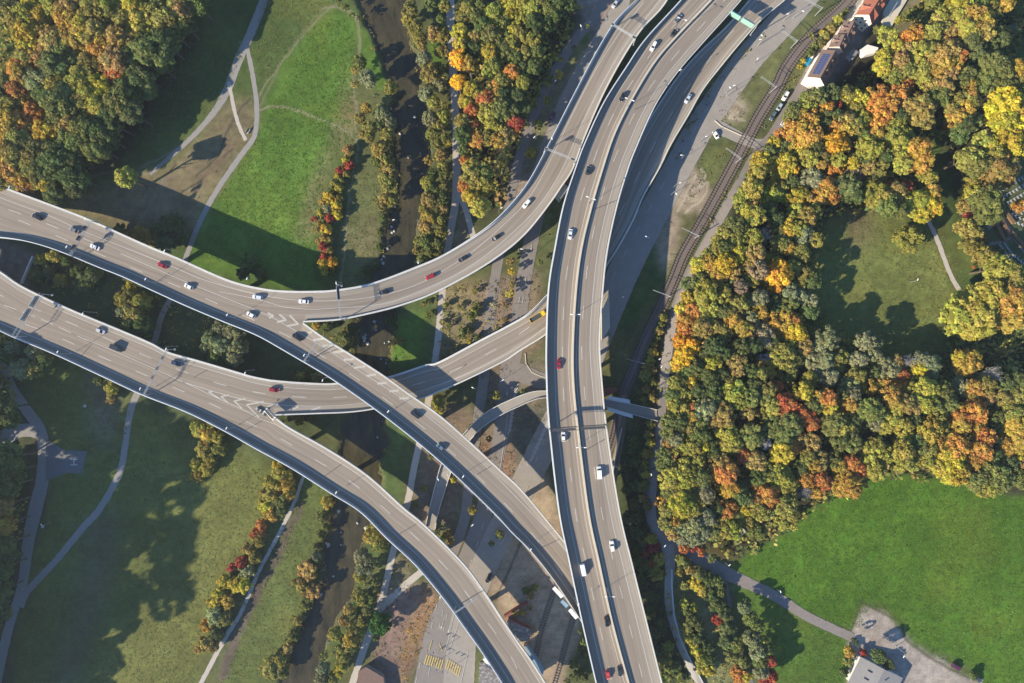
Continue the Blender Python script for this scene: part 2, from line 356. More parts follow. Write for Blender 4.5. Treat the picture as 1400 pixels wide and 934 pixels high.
# small natural colour patches
for sd,sc,am in ((11,9,.30),(12,26,.22),(13,2.2,.35),(14,1.1,.3)):
    n=vnoise(X,Y,sc,sd); C*=(1+am*n)[...,None]
n=vnoise(X,Y,17,21); C=C+np.clip(n-.12,0,1)[...,None]*np.array((.09,.05,.01))
# trodden trails and earth marks (distance to px polylines)
def trail(pts,wd,col,op=.8):
    global C
    P=cr(pts,3); d=np.full(X.shape,1e9)
    bb=(PX>P[:,0].min()-15)&(PX<P[:,0].max()+15)&(PY>P[:,1].min()-15)&(PY<P[:,1].max()+15); idx=np.where(bb)
    qx=(PX+vnoise(X,Y,3,31)*3)[idx]; qy=(PY+vnoise(X,Y,3,32)*3)[idx]; dd=np.full(qx.shape,1e9)
    for i in range(len(P)-1):
        ax,ay=P[i]; bx,by=P[i+1]; vx,vy=bx-ax,by-ay; L=vx*vx+vy*vy+1e-9
        t=np.clip(((qx-ax)*vx+(qy-ay)*vy)/L,0,1); dd=np.minimum(dd,np.hypot(qx-ax-t*vx,qy-ay-t*vy))
    w=op*.85*(1-sm((dd-wd*.35)/1.9)); C[idx]=C[idx]*(1-w[...,None])+np.array(col)*w[...,None]
LT=(.26,.22,.15)
trail([(355,150),(372,146),(395,147),(425,158),(455,170),(482,184)],1.6,LT)
trail([(350,140),(362,115),(380,92),(410,55),(435,25),(460,5)],1.4,(.20,.19,.11))
trail([(345,160),(365,125),(385,85),(412,45),(440,12)],1.2,(.17,.16,.09),.6)
trail([(440,10),(465,12),(485,22),(492,60),(486,90),(482,120),(487,150),(486,180),(489,205),(482,240),(476,280),(472,330),(465,400)],2.2,LT,.7)
trail([(239,206),(216,218),(193,229)],1.5,LT)
trail([(149,236),(128,240),(103,256),(77,281)],1.8,(.19,.17,.13))
trail([(213,235),(190,238),(154,235)],1.5,LT,.6)
trail([(225,245),(210,270),(196,300)],1.2,(.2,.18,.13),.6)
trail([(222,245),(222,265),(232,282)],1.0,(.2,.18,.13),.6)
trail([(315,200),(300,222),(285,235),(262,262)],3.5,(.15,.10,.07),.8)
trail([(318,205),(305,215)],1.0,(.06,.05,.04),.9)
trail([(342,135),(325,155),(313,175),(300,210),(270,240)],1.0,(.05,.045,.035),.8)
trail([(240,262),(222,250),(240,240)],4,(.17,.14,.12),.6)
trail([(125,282),(140,272),(160,272),(175,282),(172,290)],1.5,(.13,.12,.1),.6)
trail([(600,395),(592,480),(575,560)],2.5,(.06,.07,.03),.4)
trail([(675,735),(700,690),(716,655)],2.0,(.06,.06,.03),.7)
trail([(677,820),(700,770),(715,735)],2.2,(.07,.06,.035),.8)
trail([(655,700),(662,670),(672,655)],1.5,(.10,.09,.06),.5)
trail([(958,232),(965,242),(945,262),(968,250),(958,275),(935,290)],1.0,(.42,.36,.28),.8)
trail([(925,290),(940,262),(952,238)],1.0,(.42,.36,.28),.7)
trail([(1000,135),(1015,150),(996,160),(1018,165)],1.0,(.42,.36,.28),.7)
trail([(75,700),(90,715),(113,718)],1.2,(.15,.14,.10),.6)
trail([(700,352),(715,362),(740,340),(762,322)],1.5,(.05,.07,.03),.8)
trail([(1175,822),(1183,826),(1215,842),(1232,853),(1240,875),(1262,892),(1290,910),(1325,928)],3.0,(.045,.055,.02),.85)
trail([(1163,862),(1170,845),(1178,826)],2.0,(.06,.06,.03),.8)
trail([(1040,800),(1070,815),(1105,838),(1160,862)],1.6,(.05,.06,.025),.8)
bed=(np.minimum(PX-ip(RL,PY),ip(RR,PY)-PX)*S+vnoise(X,Y,6,50)*3.4+vnoise(X,Y,2.1,51)*1.8>-1.0)&(np.abs(PY-467)<560)
ZI[bed]=3; w=blur(bed.astype(float),1)[...,None]; C=C*(1-w)+np.array((.085,.075,.042))*w
far=(np.abs(X)>275)|(np.abs(Y)>190); C[far]=(.075,.092,.034)
C=np.clip(C,.004,.9)
ny,nx=X.shape
fi=(np.arange(ny-1)[:,None]*nx+np.arange(nx-1)[None,:])
zf=ZI[:-1,:-1]
V=np.stack([X.ravel(),Y.ravel(),Z.ravel()],1); CF=np.concatenate([C.reshape(-1,3),np.ones((ny*nx,1))],1)
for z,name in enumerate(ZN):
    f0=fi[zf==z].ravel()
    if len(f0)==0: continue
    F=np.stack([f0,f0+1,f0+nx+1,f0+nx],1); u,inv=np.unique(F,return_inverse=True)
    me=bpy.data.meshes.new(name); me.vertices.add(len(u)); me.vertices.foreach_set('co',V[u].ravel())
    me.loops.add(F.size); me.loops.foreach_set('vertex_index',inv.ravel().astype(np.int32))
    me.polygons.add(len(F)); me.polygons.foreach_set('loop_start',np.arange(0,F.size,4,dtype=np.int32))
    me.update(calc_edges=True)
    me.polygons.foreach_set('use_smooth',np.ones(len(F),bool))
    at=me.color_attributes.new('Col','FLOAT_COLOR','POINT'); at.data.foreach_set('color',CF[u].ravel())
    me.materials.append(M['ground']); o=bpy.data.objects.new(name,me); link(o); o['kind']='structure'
# river water sheet
ys=np.arange(-55,1000,6.0); mb=MB(); A_=[];B_=[]
for y in ys:
    a=W(ip(RL,y)-7,y); b=W(ip(RR,y)+7,y); A_.append((a[0],a[1],-1.35)); B_.append((b[0],b[1],-1.35))
mb.strip(A_,B_); mb.build('river',M['water'],kind='structure')
# ---------------------------------------------------------------- paths and streets
RIB=[0]
def ribbon(name,pts,wd,m,dz=None,kind='structure',parent=None,nac=None,z0=0.03):
    if dz is None: RIB[0]+=1; dz=z0+0.006*RIB[0]
    P=cr(pts,4.0); n=len(P)
    wds=np.interp(np.linspace(0,1,n),np.linspace(0,1,len(wd)),wd) if isinstance(wd,(list,tuple)) else np.full(n,float(wd))
    Wp=np.array([G(p[0],p[1]) for p in P])
    t=np.gradient(Wp[:,:2],axis=0); t/=np.linalg.norm(t,axis=1)[:,None]+1e-9; nn=np.stack([-t[:,1],t[:,0]],1)
    nac=nac or max(2,int(wds.max()*S/2)+1); mb=MB(); rows=[]
    for j in range(nac+1):
        o=(j/nac-.5)*wds*S; xy=Wp[:,:2]+nn*o[:,None]
        if j in (0,nac): xy=xy+nn*(rng.random(n)-.5)[:,None]*.25
        rows.append(np.column_stack([xy,T(xy[:,0],xy[:,1])+dz]))
    for j in range(nac): mb.strip(rows[j+1],rows[j])
    o=mb.build(name,m,parent)
    if kind: o['kind']=kind
    return o,Wp,nn
def flat(name,poly,m,dz,kind='structure',parent=None):
    mb=MB(); mb.poly([G(x,y,dz) for x,y in poly]); o=mb.build(name,m,parent); fixn(o)
    if kind:o['kind']=kind
    return o
ribbon('park_track',[(366,-12),(345,40),(325,85),(312,120),(295,150),(270,180),(240,208),(205,238)],[12,12,12,11,7,6,5],M['path'])
ribbon('park_track',[(337,62),(345,100),(351,145),(348,185),(330,212),(300,255),(275,300),(255,350),(240,395),(222,430),(212,465),(195,520),(188,537),(177,568),(167,635),(154,666),(134,699),(113,722),(77,766),(39,807),(28,830)],[6,7,7,9,9,9],M['path'])
ribbon('park_track',[(313,112),(319,145),(323,160),(328,175),(336,192)],5,M['gravel'])
ribbon('park_road',[(-14,470),(0,488),(15,529),(38,563),(54,586),(60,614),(58,655),(49,694),(39,740),(31,797),(15,848),(5,887),(-6,940)],[12,14,15,17,19,15,12,13,14],M['path'])
ribbon('park_road',[(52,592),(36,588),(18,592),(-12,612)],[16,20,24],M['path'])
flat('helipad_apron',[(63,600),(93,619),(92,646),(62,658)],M['pathdark'],.10)
flat('helipad_apron',[(92,615),(119,617),(112,648),(90,646)],M['pathdark'],.115)
ribbon('river_path',[(615,-12),(617,60),(621,120),(624,190),(624,240),(622,280),(612,340),(605,400),(598,470),(588,535),(577,590),(566,640),(556,693),(540,745),(527,800),(516,840),(500,880),(480,940)],[11,11,11,11,10,9,9,9,9,9,9,10,9],M['gravel'])
ribbon('park_track',[(430,625),(415,652),(401,690),(374,744),(354,781),(331,835),(310,869),(290,905),(272,940)],[4,5,5,5,6,6],M['gravel'])
ribbon('river_path',[(624,262),(636,285),(646,320),(655,350)],8,M['gravel'])
ribbon('river_path',[(585,775),(560,795),(535,818),(520,832)],[9,9,11],M['gravel'])
ribbon('cycle_road',[(832,-12),(816,20),(785,57),(756,103),(726,167),(704,239),(693,300),(682,350),(674,400),(668,455),(661,520),(654,570),(641,665),(635,710),(618,760)],[12,13,13,14,14,14],M['road'])
ribbon('cycle_road',[(841,-12),(850,5),(820,60),(780,130),(750,200),(735,240)],[20,24,22,16],M['road2'])
ribbon('main_street',[(745,250),(728,320),(717,380),(711,425),(704,470),(698,500),(690,560),(684,600),(676,640),(664,690),(652,740),(636,790),(622,835),(612,870),(600,960)],[20,20,20,20,22,26,24,20,20,24,34,44,60,70,78],M['road'])
ribbon('east_street',[(1106,-14),(1065,35),(1024,80),(988,130),(957,175),(924,235),(889,300),(858,360),(832,420),(803,490),(770,560),(738,620),(708,680),(680,735),(655,790),(635,850),(625,960)],[40,38,38,38,38,40,42,42,42,40,38,36,36,36,40,44],M['road2'])
ribbon('slip_road',[(700,505),(725,515),(748,520),(775,500),(800,470)],[26,22,20,18],M['road'])
ribbon('crossing_road',[(968,172),(985,176),(1027,195),(1050,197)],[26,17,14,14],M['road2'])
ribbon('east_lane',[(1110,90),(1094,120),(1069,163),(1054,190),(1037,212),(1026,227),(1003,265),(986,295),(961,340),(935,386),(920,436),(914,469),(908,524),(903,576),(895,627),(890,675),(891,709),(903,733),(925,750),(952,761),(983,779),(1021,797),(1060,815),(1104,843),(1166,872)],[11,11,13,20,13,12,11,11,11,11,11,12,12,12,13,13,15,20,17,14,13,12,12],M['trackpath'])
ribbon('west_fork_path',[(912,745),(916,770),(915,823),(926,869),(944,912),(962,945)],[16,11,10,10,9],M['path'])
ribbon('narrow_path',[(985,783),(992,800),(998,828),(1008,874),(1019,905),(1032,945)],[7,5,4,4],M['pathdark'])
ribbon('park_walk',[(1266,296),(1280,325),(1297,370),(1310,395),(1324,414)],6,M['gravel'])
ribbon('cemetery_walk',[(1350,312),(1372,300),(1405,283)],5,M['road'])
ribbon('cemetery_walk',[(1355,292),(1372,300),(1385,322),(1402,345)],6,M['road'])
ribbon('cemetery_walk',[(1352,334),(1370,330),(1386,322)],4,M['road'])
ribbon('house_lane',[(1104,100),(1125,68),(1150,40),(1170,12),(1185,-12)],[10,9,8,8],M['road2'])
# street paint
def gpaint(name,pts,w,m,dz=.30,dash=None,parent=None,col=None):
    P=cr(pts,3.0); Wp=np.array([G(p[0],p[1]) for p in P]); Wp=resamp(Wp,None,1.5)
    mb=MB(); paint_strip(mb,Wp,w,dz,dash)
    return mb.build(name,m,parent,kind='structure')
def paint_strip(mb,Wp,w,dz,dash=None):
    t=np.gradient(Wp[:,:2],axis=0); t/=np.linalg.norm(t,axis=1)[:,None]+1e-9; nn=np.stack([-t[:,1],t[:,0]],1)
    s=np.concatenate([[0],np.cumsum(np.linalg.norm(np.diff(Wp[:,:2],axis=0),axis=1))])
    def at(u):
        p=np.array([np.interp(u,s,Wp[:,k]) for k in range(3)]); n=np.array([np.interp(u,s,nn[:,k]) for k in range(2)]); return p,n
    segs=[(0,s[-1])] if not dash else [(a,min(a+dash[0],s[-1])) for a in np.arange(dash[2] if len(dash)>2 else 0,s[-1],dash[0]+dash[1])]
    for a,b in segs:
        us=np.linspace(a,b,max(2,int((b-a)/2.0)+1)); Lp=[];Rp=[]
        for u in us:
            p,n=at(u); Lp.append((p[0]+n[0]*w/2,p[1]+n[1]*w/2,p[2]+dz)); Rp.append((p[0]-n[0]*w/2,p[1]-n[1]*w/2,p[2]+dz))
        mb.strip(Rp,Lp)
for pts,dash in (([(719,380),(711,440)],(3,6)),([(714,380),(706,440)],(3,6)),([(696,545),(690,600),(682,650)],None),([(668,690),(652,745),(640,780)],(3,6)),([(614,800),(600,860)],(3,3)),([(620,805),(606,862)],(3,3)),([(626,812),(614,870),(608,890)],None),([(604,800),(588,865)],(3,6)),([(633,835),(612,895)],None),([(575,905),(568,934)],(3,4)),([(588,912),(583,934)],(4,4)),([(640,890),(630,934)],None),([(1006,96),(960,160),(925,225)],(3,8)),([(1030,60),(1085,0)],(3,8)),([(722,665),(698,720),(684,745)],None),([(744,600),(725,650)],(3,6)),([(908,250),(850,355),(820,420)],(4,8))):
    gpaint('lane_line',pts,.22,M['paint'],.30,dash)
mb=MB()
for k in range(11):   # hatched edge beside the traffic island
    f=k/10; a=G(746-26*f,578+58*f,.28); b=G(750-28*f+4,570+62*f,.28)
    mb.quad(a,(a[0]+.5,a[1],a[2]),(b[0]+1.9,b[1]+2.6,b[2]),(b[0]+1.3,b[1]+2.6,b[2]))
for k in range(12):
    f=k/11; a=G(703-10*f,532+62*f,.28); mb.quad(a,(a[0]+.5,a[1],a[2]),(a[0]+2.3,a[1]+2.6,a[2]),(a[0]+1.7,a[1]+2.6,a[2]))
mb.build('hatching',M['paint'],kind='structure')
mb=MB()
for (x0,y0,x1,y1,n) in ((582,902,604,909,8),(611,908,628,919,7)):
    for k in range(n):
        f=k/(n-1); a=G(x0+(x1-x0)*f+2,y0+(y1-y0)*f-7,.34); b=G(x0+(x1-x0)*f-2,y0+(y1-y0)*f+6,.34)
        mb.quad((b[0]-.25,b[1],b[2]),(b[0]+.25,b[1],b[2]),(a[0]+.25,a[1],a[2]),(a[0]-.25,a[1],a[2]))
mb.build('crosswalk',M['ypaint'],kind='structure')
mb=MB()
def arrow(x,y,dx,dy,L=4.0):
    p=np.array(G(x,y,.335)); d=np.array((dx,-dy,0.)); d/=np.linalg.norm(d); n=np.array((-d[1],d[0],0))
    mb.quad(p-n*.12,p+n*.12,p+n*.12+d*L*.6,p-n*.12+d*L*.6); mb.poly([p+d*L*.6-n*.5,p+d*L*.6+n*.5,p+d*L])
arrow(606,850,-3,9); arrow(616,855,-3,9); arrow(717,335,-1,9); arrow(727,333,-1,9); arrow(693,530,0,9)
mb.build('lane_arrow',M['paint'],kind='structure')
mb=MB()
for (x0,y0,x1,y1) in ((590,876,586,890),(600,880,604,890)):
    a=G(x0,y0,.345); b=G(x1,y1,.345); mb.quad(a,(a[0]+.3,a[1],a[2]),(b[0]+.3,b[1],b[2]),b); 
mb.build('waiting_box',M['ypaint'],kind='structure')
mb=MB()
c=G(101,632,.16)
for o in (-1,1): mb.box((c[0],c[1]+o*1.25,c[2]),(3.3,.55,.01))
mb.box((c[0],c[1],c[2]),(.55,1.94,.01)); mb.build('helipad_letter',M['paint'],kind='structure')
# ---------------------------------------------------------------- railway
RC=[(1180,-30),(1158,4),(1108,51),(1077,90),(1062,120),(1038,159),(1022,189),(999,233),(961,303),(935,348),(922,380),(903,423),(885,460),(869,499),(853,540),(842,585)]
R1=RC[:-1]+[(835,602),(815,660),(790,720),(765,785),(752,824),(740,861),(731,902),(718,950)]
R2=RC[:-1]+[(848,600),(830,680),(808,760),(784,843),(764,914),(750,960)]
ribbon('railway_bed',R1[:-6],[14,14,14,14,14,13,14],M['ballast'],.05)
ribbon('railway_bed',R1[-7:],10,M['sandbed'],.04)
ribbon('railway_bed',R2[-7:],10,M['sandbed'],.055)
def rails(pts,off,label):
    P=cr(pts,3.0); Wp=np.array([G(p[0],p[1]) for p in P]); Wp=resamp(Wp,None,2.5)
    t=np.gradient(Wp[:,:2],axis=0); t/=np.linalg.norm(t,axis=1)[:,None]; nn=np.stack([-t[:,1],t[:,0]],1)
    py=NY-Wp[:,1]/S; o=off*(1-sm((py-540)/60))
    Wp[:,:2]+=nn*o[:,None]
    th=thing('railway_track',tuple(Wp[len(Wp)//2]),label,'railway track'); inv=-Vector(th.location)
    mb=MB()
    Q=resamp(Wp,None,1.3); t2=np.gradient(Q[:,:2],axis=0)
    for q,tt in zip(Q,t2): mb.box((q[0]+inv.x,q[1]+inv.y,q[2]+.14+inv.z),(.26,2.5,.14),math.atan2(tt[1],tt[0]))
    mb.build('sleepers',M['sleeper'],th)
    for sd in (-.76,.76):
        mb=MB(); c=Wp.copy(); c[:,:2]+=nn*sd
        a=[Vector((p[0]-n[0]*.06,p[1]-n[1]*.06,p[2]+.36))+inv for p,n in zip(c,nn)]; b=[Vector((p[0]+n[0]*.06,p[1]+n[1]*.06,p[2]+.36))+inv for p,n in zip(c,nn)]
        lo=Vector((0,0,.16)); mb.strip(a,b); mb.strip([x-lo for x in a],a); mb.strip(b,[x-lo for x in b])
        mb.build('rail',M['rail'],th)
rails(R1,-2.1,'western line of the double railway, passing left of the mossy shed')
rails(R2,2.1,'eastern line of the double railway, next to the footpath and wood')
# ---------------------------------------------------------------- viaducts
CAM=Vector((0,0,H))
DECKS=[]   # (name, BVH)
def edgepair(EL_,ER_,zk,ax,step=2.5):
    a=cr(EL_,2.0); b=cr(ER_,2.0)
    n=max(2,int(np.linalg.norm(np.diff(a,axis=0),axis=1).sum()*S/step))
    a=resamp(a,n); b=resamp(b,n); mid=(a+b)/2
    o=np.argsort([k for k,_ in zk]); ks=np.array([zk[i][0] for i in o]); vs=np.array([zk[i][1] for i in o])
    zz=np.interp(mid[:,ax],ks,vs)
    # smooth the profile
    for _ in range(6): zz[1:-1]=(zz[:-2]+2*zz[1:-1]+zz[2:])/4
    P=np.array([W(p[0],p[1],z) for p,z in zip(a,zz)]); Q=np.array([W(p[0],p[1],z) for p,z in zip(b,zz)])
    return P,Q
def across(P,Q,off,dz=0):
    """points off metres inward from P towards Q"""
    d=Q-P; w=np.linalg.norm(d[:,:2],axis=1)[:,None]; r=P+d/w*off; r=r.copy(); r[:,2]+=dz; return r
def deck_part(th,P,Q,closeL=True,closeR=True,thick=1.0,girder=True):
    o=Vector(th.location); sh=lambda A:A-np.array(o)
    w=np.linalg.norm((Q-P)[:,:2],axis=1); nac=8; mb=MB(); me_uv=[]
    rows=[P+(Q-P)*j/nac for j in range(nac+1)]
    s=np.concatenate([[0],np.cumsum(np.linalg.norm(np.diff(P[:,:2],axis=0),axis=1))])
    for j in range(nac):
        A=rows[j];B=rows[j+1]
        for k in range(len(A)-1):
            mb.quad(sh(A)[k],sh(B)[k],sh(B)[k+1],sh(A)[k+1]); 
            me_uv+=[(w[k]*j/nac,s[k]),(w[k]*(j+1)/nac,s[k]),(w[k+1]*(j+1)/nac,s[k+1]),(w[k+1]*j/nac,s[k+1])]
    ob=mb.build('carriageway',M['asphalt'],th)
    uv=ob.data.uv_layers.new(name='UVMap'); uv.data.foreach_set('uv',np.array(me_uv,float).ravel())
    bm=bmesh.new(); bm.from_mesh(ob.data); bmesh.ops.remove_doubles(bm,verts=bm.verts,dist=1e-3)
    bmesh.ops.recalc_face_normals(bm,faces=bm.faces)
    up=sum(f.normal.z for f in bm.faces)
    if up<0: bmesh.ops.reverse_faces(bm,faces=bm.faces)
    bm.to_mesh(ob.data)
    bm2=bm.copy(); bmesh.ops.translate(bm2,verts=bm2.verts,vec=o); DECKS.append(BVHTree.FromBMesh(bm2)); bm.free(); bm2.free()
    # slab edge, soffit and box girder in concrete
    mb=MB(); P1=sh(P.copy()); Q1=sh(Q.copy()); e=np.array((0,0,.004))
    Pt=P1-e; Qt=Q1-e; Pb=P1-np.array((0,0,.45)); Qb=Q1-np.array((0,0,.45))
    for j in range(2):
        pass
    a=.24; PG=P1+(Q1-P1)*a-np.array((0,0,.9)); QG=P1+(Q1-P1)*(1-a)-np.array((0,0,.9))
    PH=P1+(Q1-P1)*(a+.06)-np.array((0,0,2.3)); QH=P1+(Q1-P1)*(1-a-.06)-np.array((0,0,2.3))
    for A,B in ((Pb,Pt),(Qt,Qb),(PG,Pb),(PH,PG),(QH,PH),(QG,QH),(Qb,QG)): mb.strip(A,B)
    ob=mb.build('girder',M['concrete'],th)
def tint_strip(th,name,A,B,m,dz):
    o=np.array(th.location); mb=MB(); A=A-o+np.array((0,0,dz)); B=B-o+np.array((0,0,dz)); mb.strip(A,B); ob=mb.build(name,m,th)
    s=np.concatenate([[0],np.cumsum(np.linalg.norm(np.diff(A[:,:2],axis=0),axis=1))]); w=np.linalg.norm((B-A)[:,:2],axis=1)
    uv=[]
    for k in range(len(A)-1): uv+=[(0,s[k]),(0,s[k+1]),(w[k+1],s[k+1]),(w[k],s[k])]
    ob.data.uv_layers.new(name='UVMap').data.foreach_set('uv',np.array(uv,float).ravel()); fixup(ob)
def fixup(ob):
    bm=bmesh.new(); bm.from_mesh(ob.data); bmesh.ops.recalc_face_normals(bm,faces=bm.faces)
    if sum(f.normal.z for f in bm.faces)<0: bmesh.ops.reverse_faces(bm,faces=bm.faces)
    bm.to_mesh(ob.data); bm.free()
def wall(th,name,P,Q,off,width,h,m,z0=-.45,ramp=0):
    """upright wall following edge P, off metres inward"""
    o=np.array(th.location); A=across(P,Q,off)-o; B=across(P,Q,off+width)-o; mb=MB()
    hh=np.full(len(A),float(h))
    if ramp: hh[:ramp]=np.linspace(z0,h,ramp); hh[-ramp:]=np.linspace(h,z0,ramp)
    up=np.stack([0*hh,0*hh,hh],1); dn=np.array((0,0,z0))
    mb.strip(A+up,B+up); mb.strip(A+dn,A+up); mb.strip(B+up,B+dn)
    for k in (0,-1): mb.quad(A[k]+dn,A[k]+up[k],B[k]+up[k],B[k]+dn)
    ob=mb.build(name,m,th); fixn(ob); return ob
def offline(th,name,P,Q,off,w=.2,dash=None,m='paint',dz=.014,k0=0,k1=None):
    o=np.array(th.location); A=across(P,Q,off)[k0:k1]-o; mb=MB(); paint_strip(mb,A,w,dz,dash); ob=mb.build(name,M[m],th)
def cast(px,py,bvhs=None,dz=0):
    d=(Vector(W(px,py,0))-CAM).normalized(); best=None
    for b in (bvhs or DECKS):
        h=b.ray_cast(CAM,d)
        if h[0] is not None and (best is None or h[3]<best[3]): best=h
    if best is None: return None
    return (best[0].x,best[0].y,best[0].z+dz)
def pxline(th,name,pts,w,dash=None,m='paint',dz=.014,bvhs=None):
    P=cr(pts,5.0); Wp=[cast(p[0],p[1],bvhs) for p in P]; Wp=np.array([q for q in Wp if q is not None])
    if len(Wp)<2: return
    Wp=resamp(Wp,None,2.0); 
    # snap each point on the deck again
    for q in Wp:
        for b in (bvhs or DECKS):
            h=b.ray_cast(Vector((q[0],q[1],q[2]+3)),Vector((0,0,-1)),6)
            if h[0] is not None: q[2]=h[0].z; break
    mb=MB(); paint_strip(mb,Wp-np.array(th.location),w,dz,dash); return mb.build(name,M[m],th)
def joint(th,x0,y0,x1,y1,bvhs):
    a=cast(x0,y0,bvhs); b=cast(x1,y1,bvhs)
    if a and b:
        mb=MB(); q=resamp(np.array([a,b]),12); 
        for r in q:
            for bb in bvhs:
                h=bb.ray_cast(Vector((r[0],r[1],r[2]+3)),Vector((0,0,-1)),6)
                if h[0] is not None: r[2]=h[0].z; break
        paint_strip(mb,q-np.array(th.location),.38,.010); mb.build('expansion_joint',M['joint'],th)
PIERS=[]
def pier(th,px,py,z,r=1.35,two=0,ang=0):
    x,y,_=W(px,py,z); g=float(T(x,y))
    for b in DECKS:
        h=b.ray_cast(Vector((x,y,z-3)),Vector((0,0,-1)),z)
        if h[0] is not None: return
    if -1.0>g: g=-2.6
    mb=MB(); o=th.location
    for s in ((-two/2,two/2) if two else (0,)):
        X=x+s*math.cos(ang)-o.x; Y=y+s*math.sin(ang)-o.y
        mb.tube((X,Y,g-.5-o.z),(X,Y,z-2.2-o.z),r,r,12)
    mb.build('pier',M['concrete'],th)
# upper viaduct -------------------------------------------------
AN=[(-80,219),(-40,236),(0,253.3),(77,282),(125,300.7),(200,334.4),(245,353),(314,383),(363,395),(400,398),(428,398)]
A1L=[(458,396.4),(509,387),(571,364),(607,348),(653,320),(682,297),(710,266),(728,239),(751,195),(782,134),(813,75),(839,33),(870,0),(885,-20)]
AM=[(-80,270),(-40,286),(0,300),(77,322),(125,338),(200,366),(260,390),(330,413),(380,430),(415,441)]
A1R=[(463,438),(508,429),(548,418.5),(593,402),(650,372),(692,344),(722,317),(750,282),(768,256),(783,233),(797,195),(815,152),(830,120),(852,80),(877,42),(905,12),(925,-20)]
A2L=[(446,463),(483,486),(525,513),(554,534),(602,568),(643,604),(684,642),(712,668),(753,717),(772,740),(800,775),(822,808)]
ASE=[(-80,322),(-40,322),(0,325.6),(32,329.6),(64,337.6),(96,349),(138,366.5),(170,379),(211,398),(257,419),(309,441),(355,460),(401,486)]
A2R=[(453,517),(514.6,560),(571,604),(617,644),(674,699),(700,727),(726,753),(757,792),(793,846),(806,868)]
zA1=[(-100,15.2),(415,15.2),(450,14.8),(520,13),(580,11.8),(640,11.2),(800,10.8),(900,10.4)]
zA2=[(-100,15.2),(415,15.2),(520,15.2),(600,14.4),(660,13.2),(720,12.4),(800,12.2)]
va=thing('motorway_viaduct',W(415,440,15.2),'upper motorway viaduct that forks above the river, hatched arrows at its tip','viaduct')
nA=len(DECKS)
# common part as two halves meeting at the middle line so that nothing overlaps
PAn,PAm=edgepair(AN,AM,zA1,0); deck_part(va,PAn,PAm)
PAm2,PAs=edgepair(AM,ASE,zA2,0); deck_part(va,PAm2,PAs)
P1,Q1=edgepair([AN[-1]]+A1L,[AM[-1]]+A1R,zA1,0); deck_part(va,P1,Q1)
P2,Q2=edgepair([AM[-1]]+A2L,[ASE[-1]]+A2R,zA2,0); deck_part(va,P2,Q2)
bA=DECKS[nA:]
def blend(P,Q): # drop duplicate join
    return P
NEa=np.vstack([PAn,P1[1:]]); NEq=np.vstack([PAm,Q1[1:]])
wall(va,'parapet',NEa,NEq,0,.95,1.0,M['parapet'])
wall(va,'guard_rail',NEa,NEq,1.35,.12,.75,M['steel'],z0=.4)
tint_strip(va,'shoulder',across(NEa,NEq,1.6),across(NEa,NEq,3.4),M['shoulder'],.005)
SWa=np.vstack([PAs,Q2[1:]]); SWq=np.vstack([PAm2,P2[1:]])
wall(va,'noise_barrier',SWa,SWq,0,.38,2.35,M['noise'])
wall(va,'guard_rail',SWa,SWq,1.0,.12,.75,M['steel'],z0=.4)
wall(va,'parapet',Q1,P1,0,.7,1.0,M['parapet']); wall(va,'parapet',P2,Q2,0,.7,1.0,M['parapet'])
n1=len(P1); k=int(n1*.30)
wall(va,'noise_barrier',P1[k:],Q1[k:],.05,.3,2.3,M['noise'],z0=1.0,ramp=10)
tint_strip(va,'shoulder',across(Q1,P1,.7),across(Q1,P1,4.2),M['shoulder'],.005)
tint_strip(va,'shoulder',across(P2,Q2,.7),across(P2,Q2,3.6),M['shoulder'],.005)
LW=.23
pxline(va,'edge_line',[(-30,257),(5,272),(69,296),(116,317),(199,350),(239,366),(283,384),(345,401),(401,410),(460,411),(514,405),(571,389),(633,353),(668,326),(710,287)],LW,bvhs=bA)
pxline(va,'edge_line',[(388,420),(425,423),(460,421),(530,414),(607,384),(659,353),(710,310),(740,277),(765,238),(783,199),(800,160),(826,110),(855,62),(893,12),(905,-3)],LW,bvhs=bA)
pxline(va,'edge_line',[(710,287),(733,255),(757,210),(785,152),(815,95),(845,48),(880,3)],LW,bvhs=bA)
pxline(va,'edge_line',[(168,348),(175,351),(270,392),(347,423),(372,434),(400,450),(440,473),(494,509),(538,537),(589,573),(656,630),(710,684),(751,727),(775,754)],LW,bvhs=bA)
pxline(va,'edge_line',[(300,399),(347,408),(388,420)],LW*.8,bvhs=bA)
pxline(va,'lane_markings',[(-40,268),(-15,278),(33,294),(96,319),(168,348)],.26,(6,12),bvhs=bA)
pxline(va,'lane_markings',[(-30,280),(28,302),(90,328),(184,368),(234,388),(285,410),(334,432),(386,456),(435,484),(484,515),(531,549),(579,585),(625,625),(669,667),(728,731),(775,795)],.26,(6,12.2,1),bvhs=bA)
offline(va,'edge_line',SWa,SWq,3.3,LW)
for (x0,y0,x1,y1,x2,y2) in ((366,428,374,432,368,435),(382,430,391.5,438,379,440.5),(396,431,408,443.5,392,446)):
    pxline(va,'chevron',[(x0,y0),(x1,y1)],.85,m='cpaint',bvhs=bA,dz=.02); pxline(va,'chevron',[(x1+.3,y1-.6),(x2,y2)],.85,m='cpaint',bvhs=bA,dz=.028)
hx=[(431,454,421,455),(440.5,463,429,465),(455,472,442,473),(468,480,456,482),(482,491,471,492),(497,501,485,503),(512,512,502,514),(527,523.5,517,524.5),(543,534,533,535),(557,544,547,545)]
for a in hx: pxline(va,'hatch_stripe',[(a[0]+2,a[1]),(a[2]-1,a[3])],.95,m='cpaint',bvhs=bA,dz=.02)
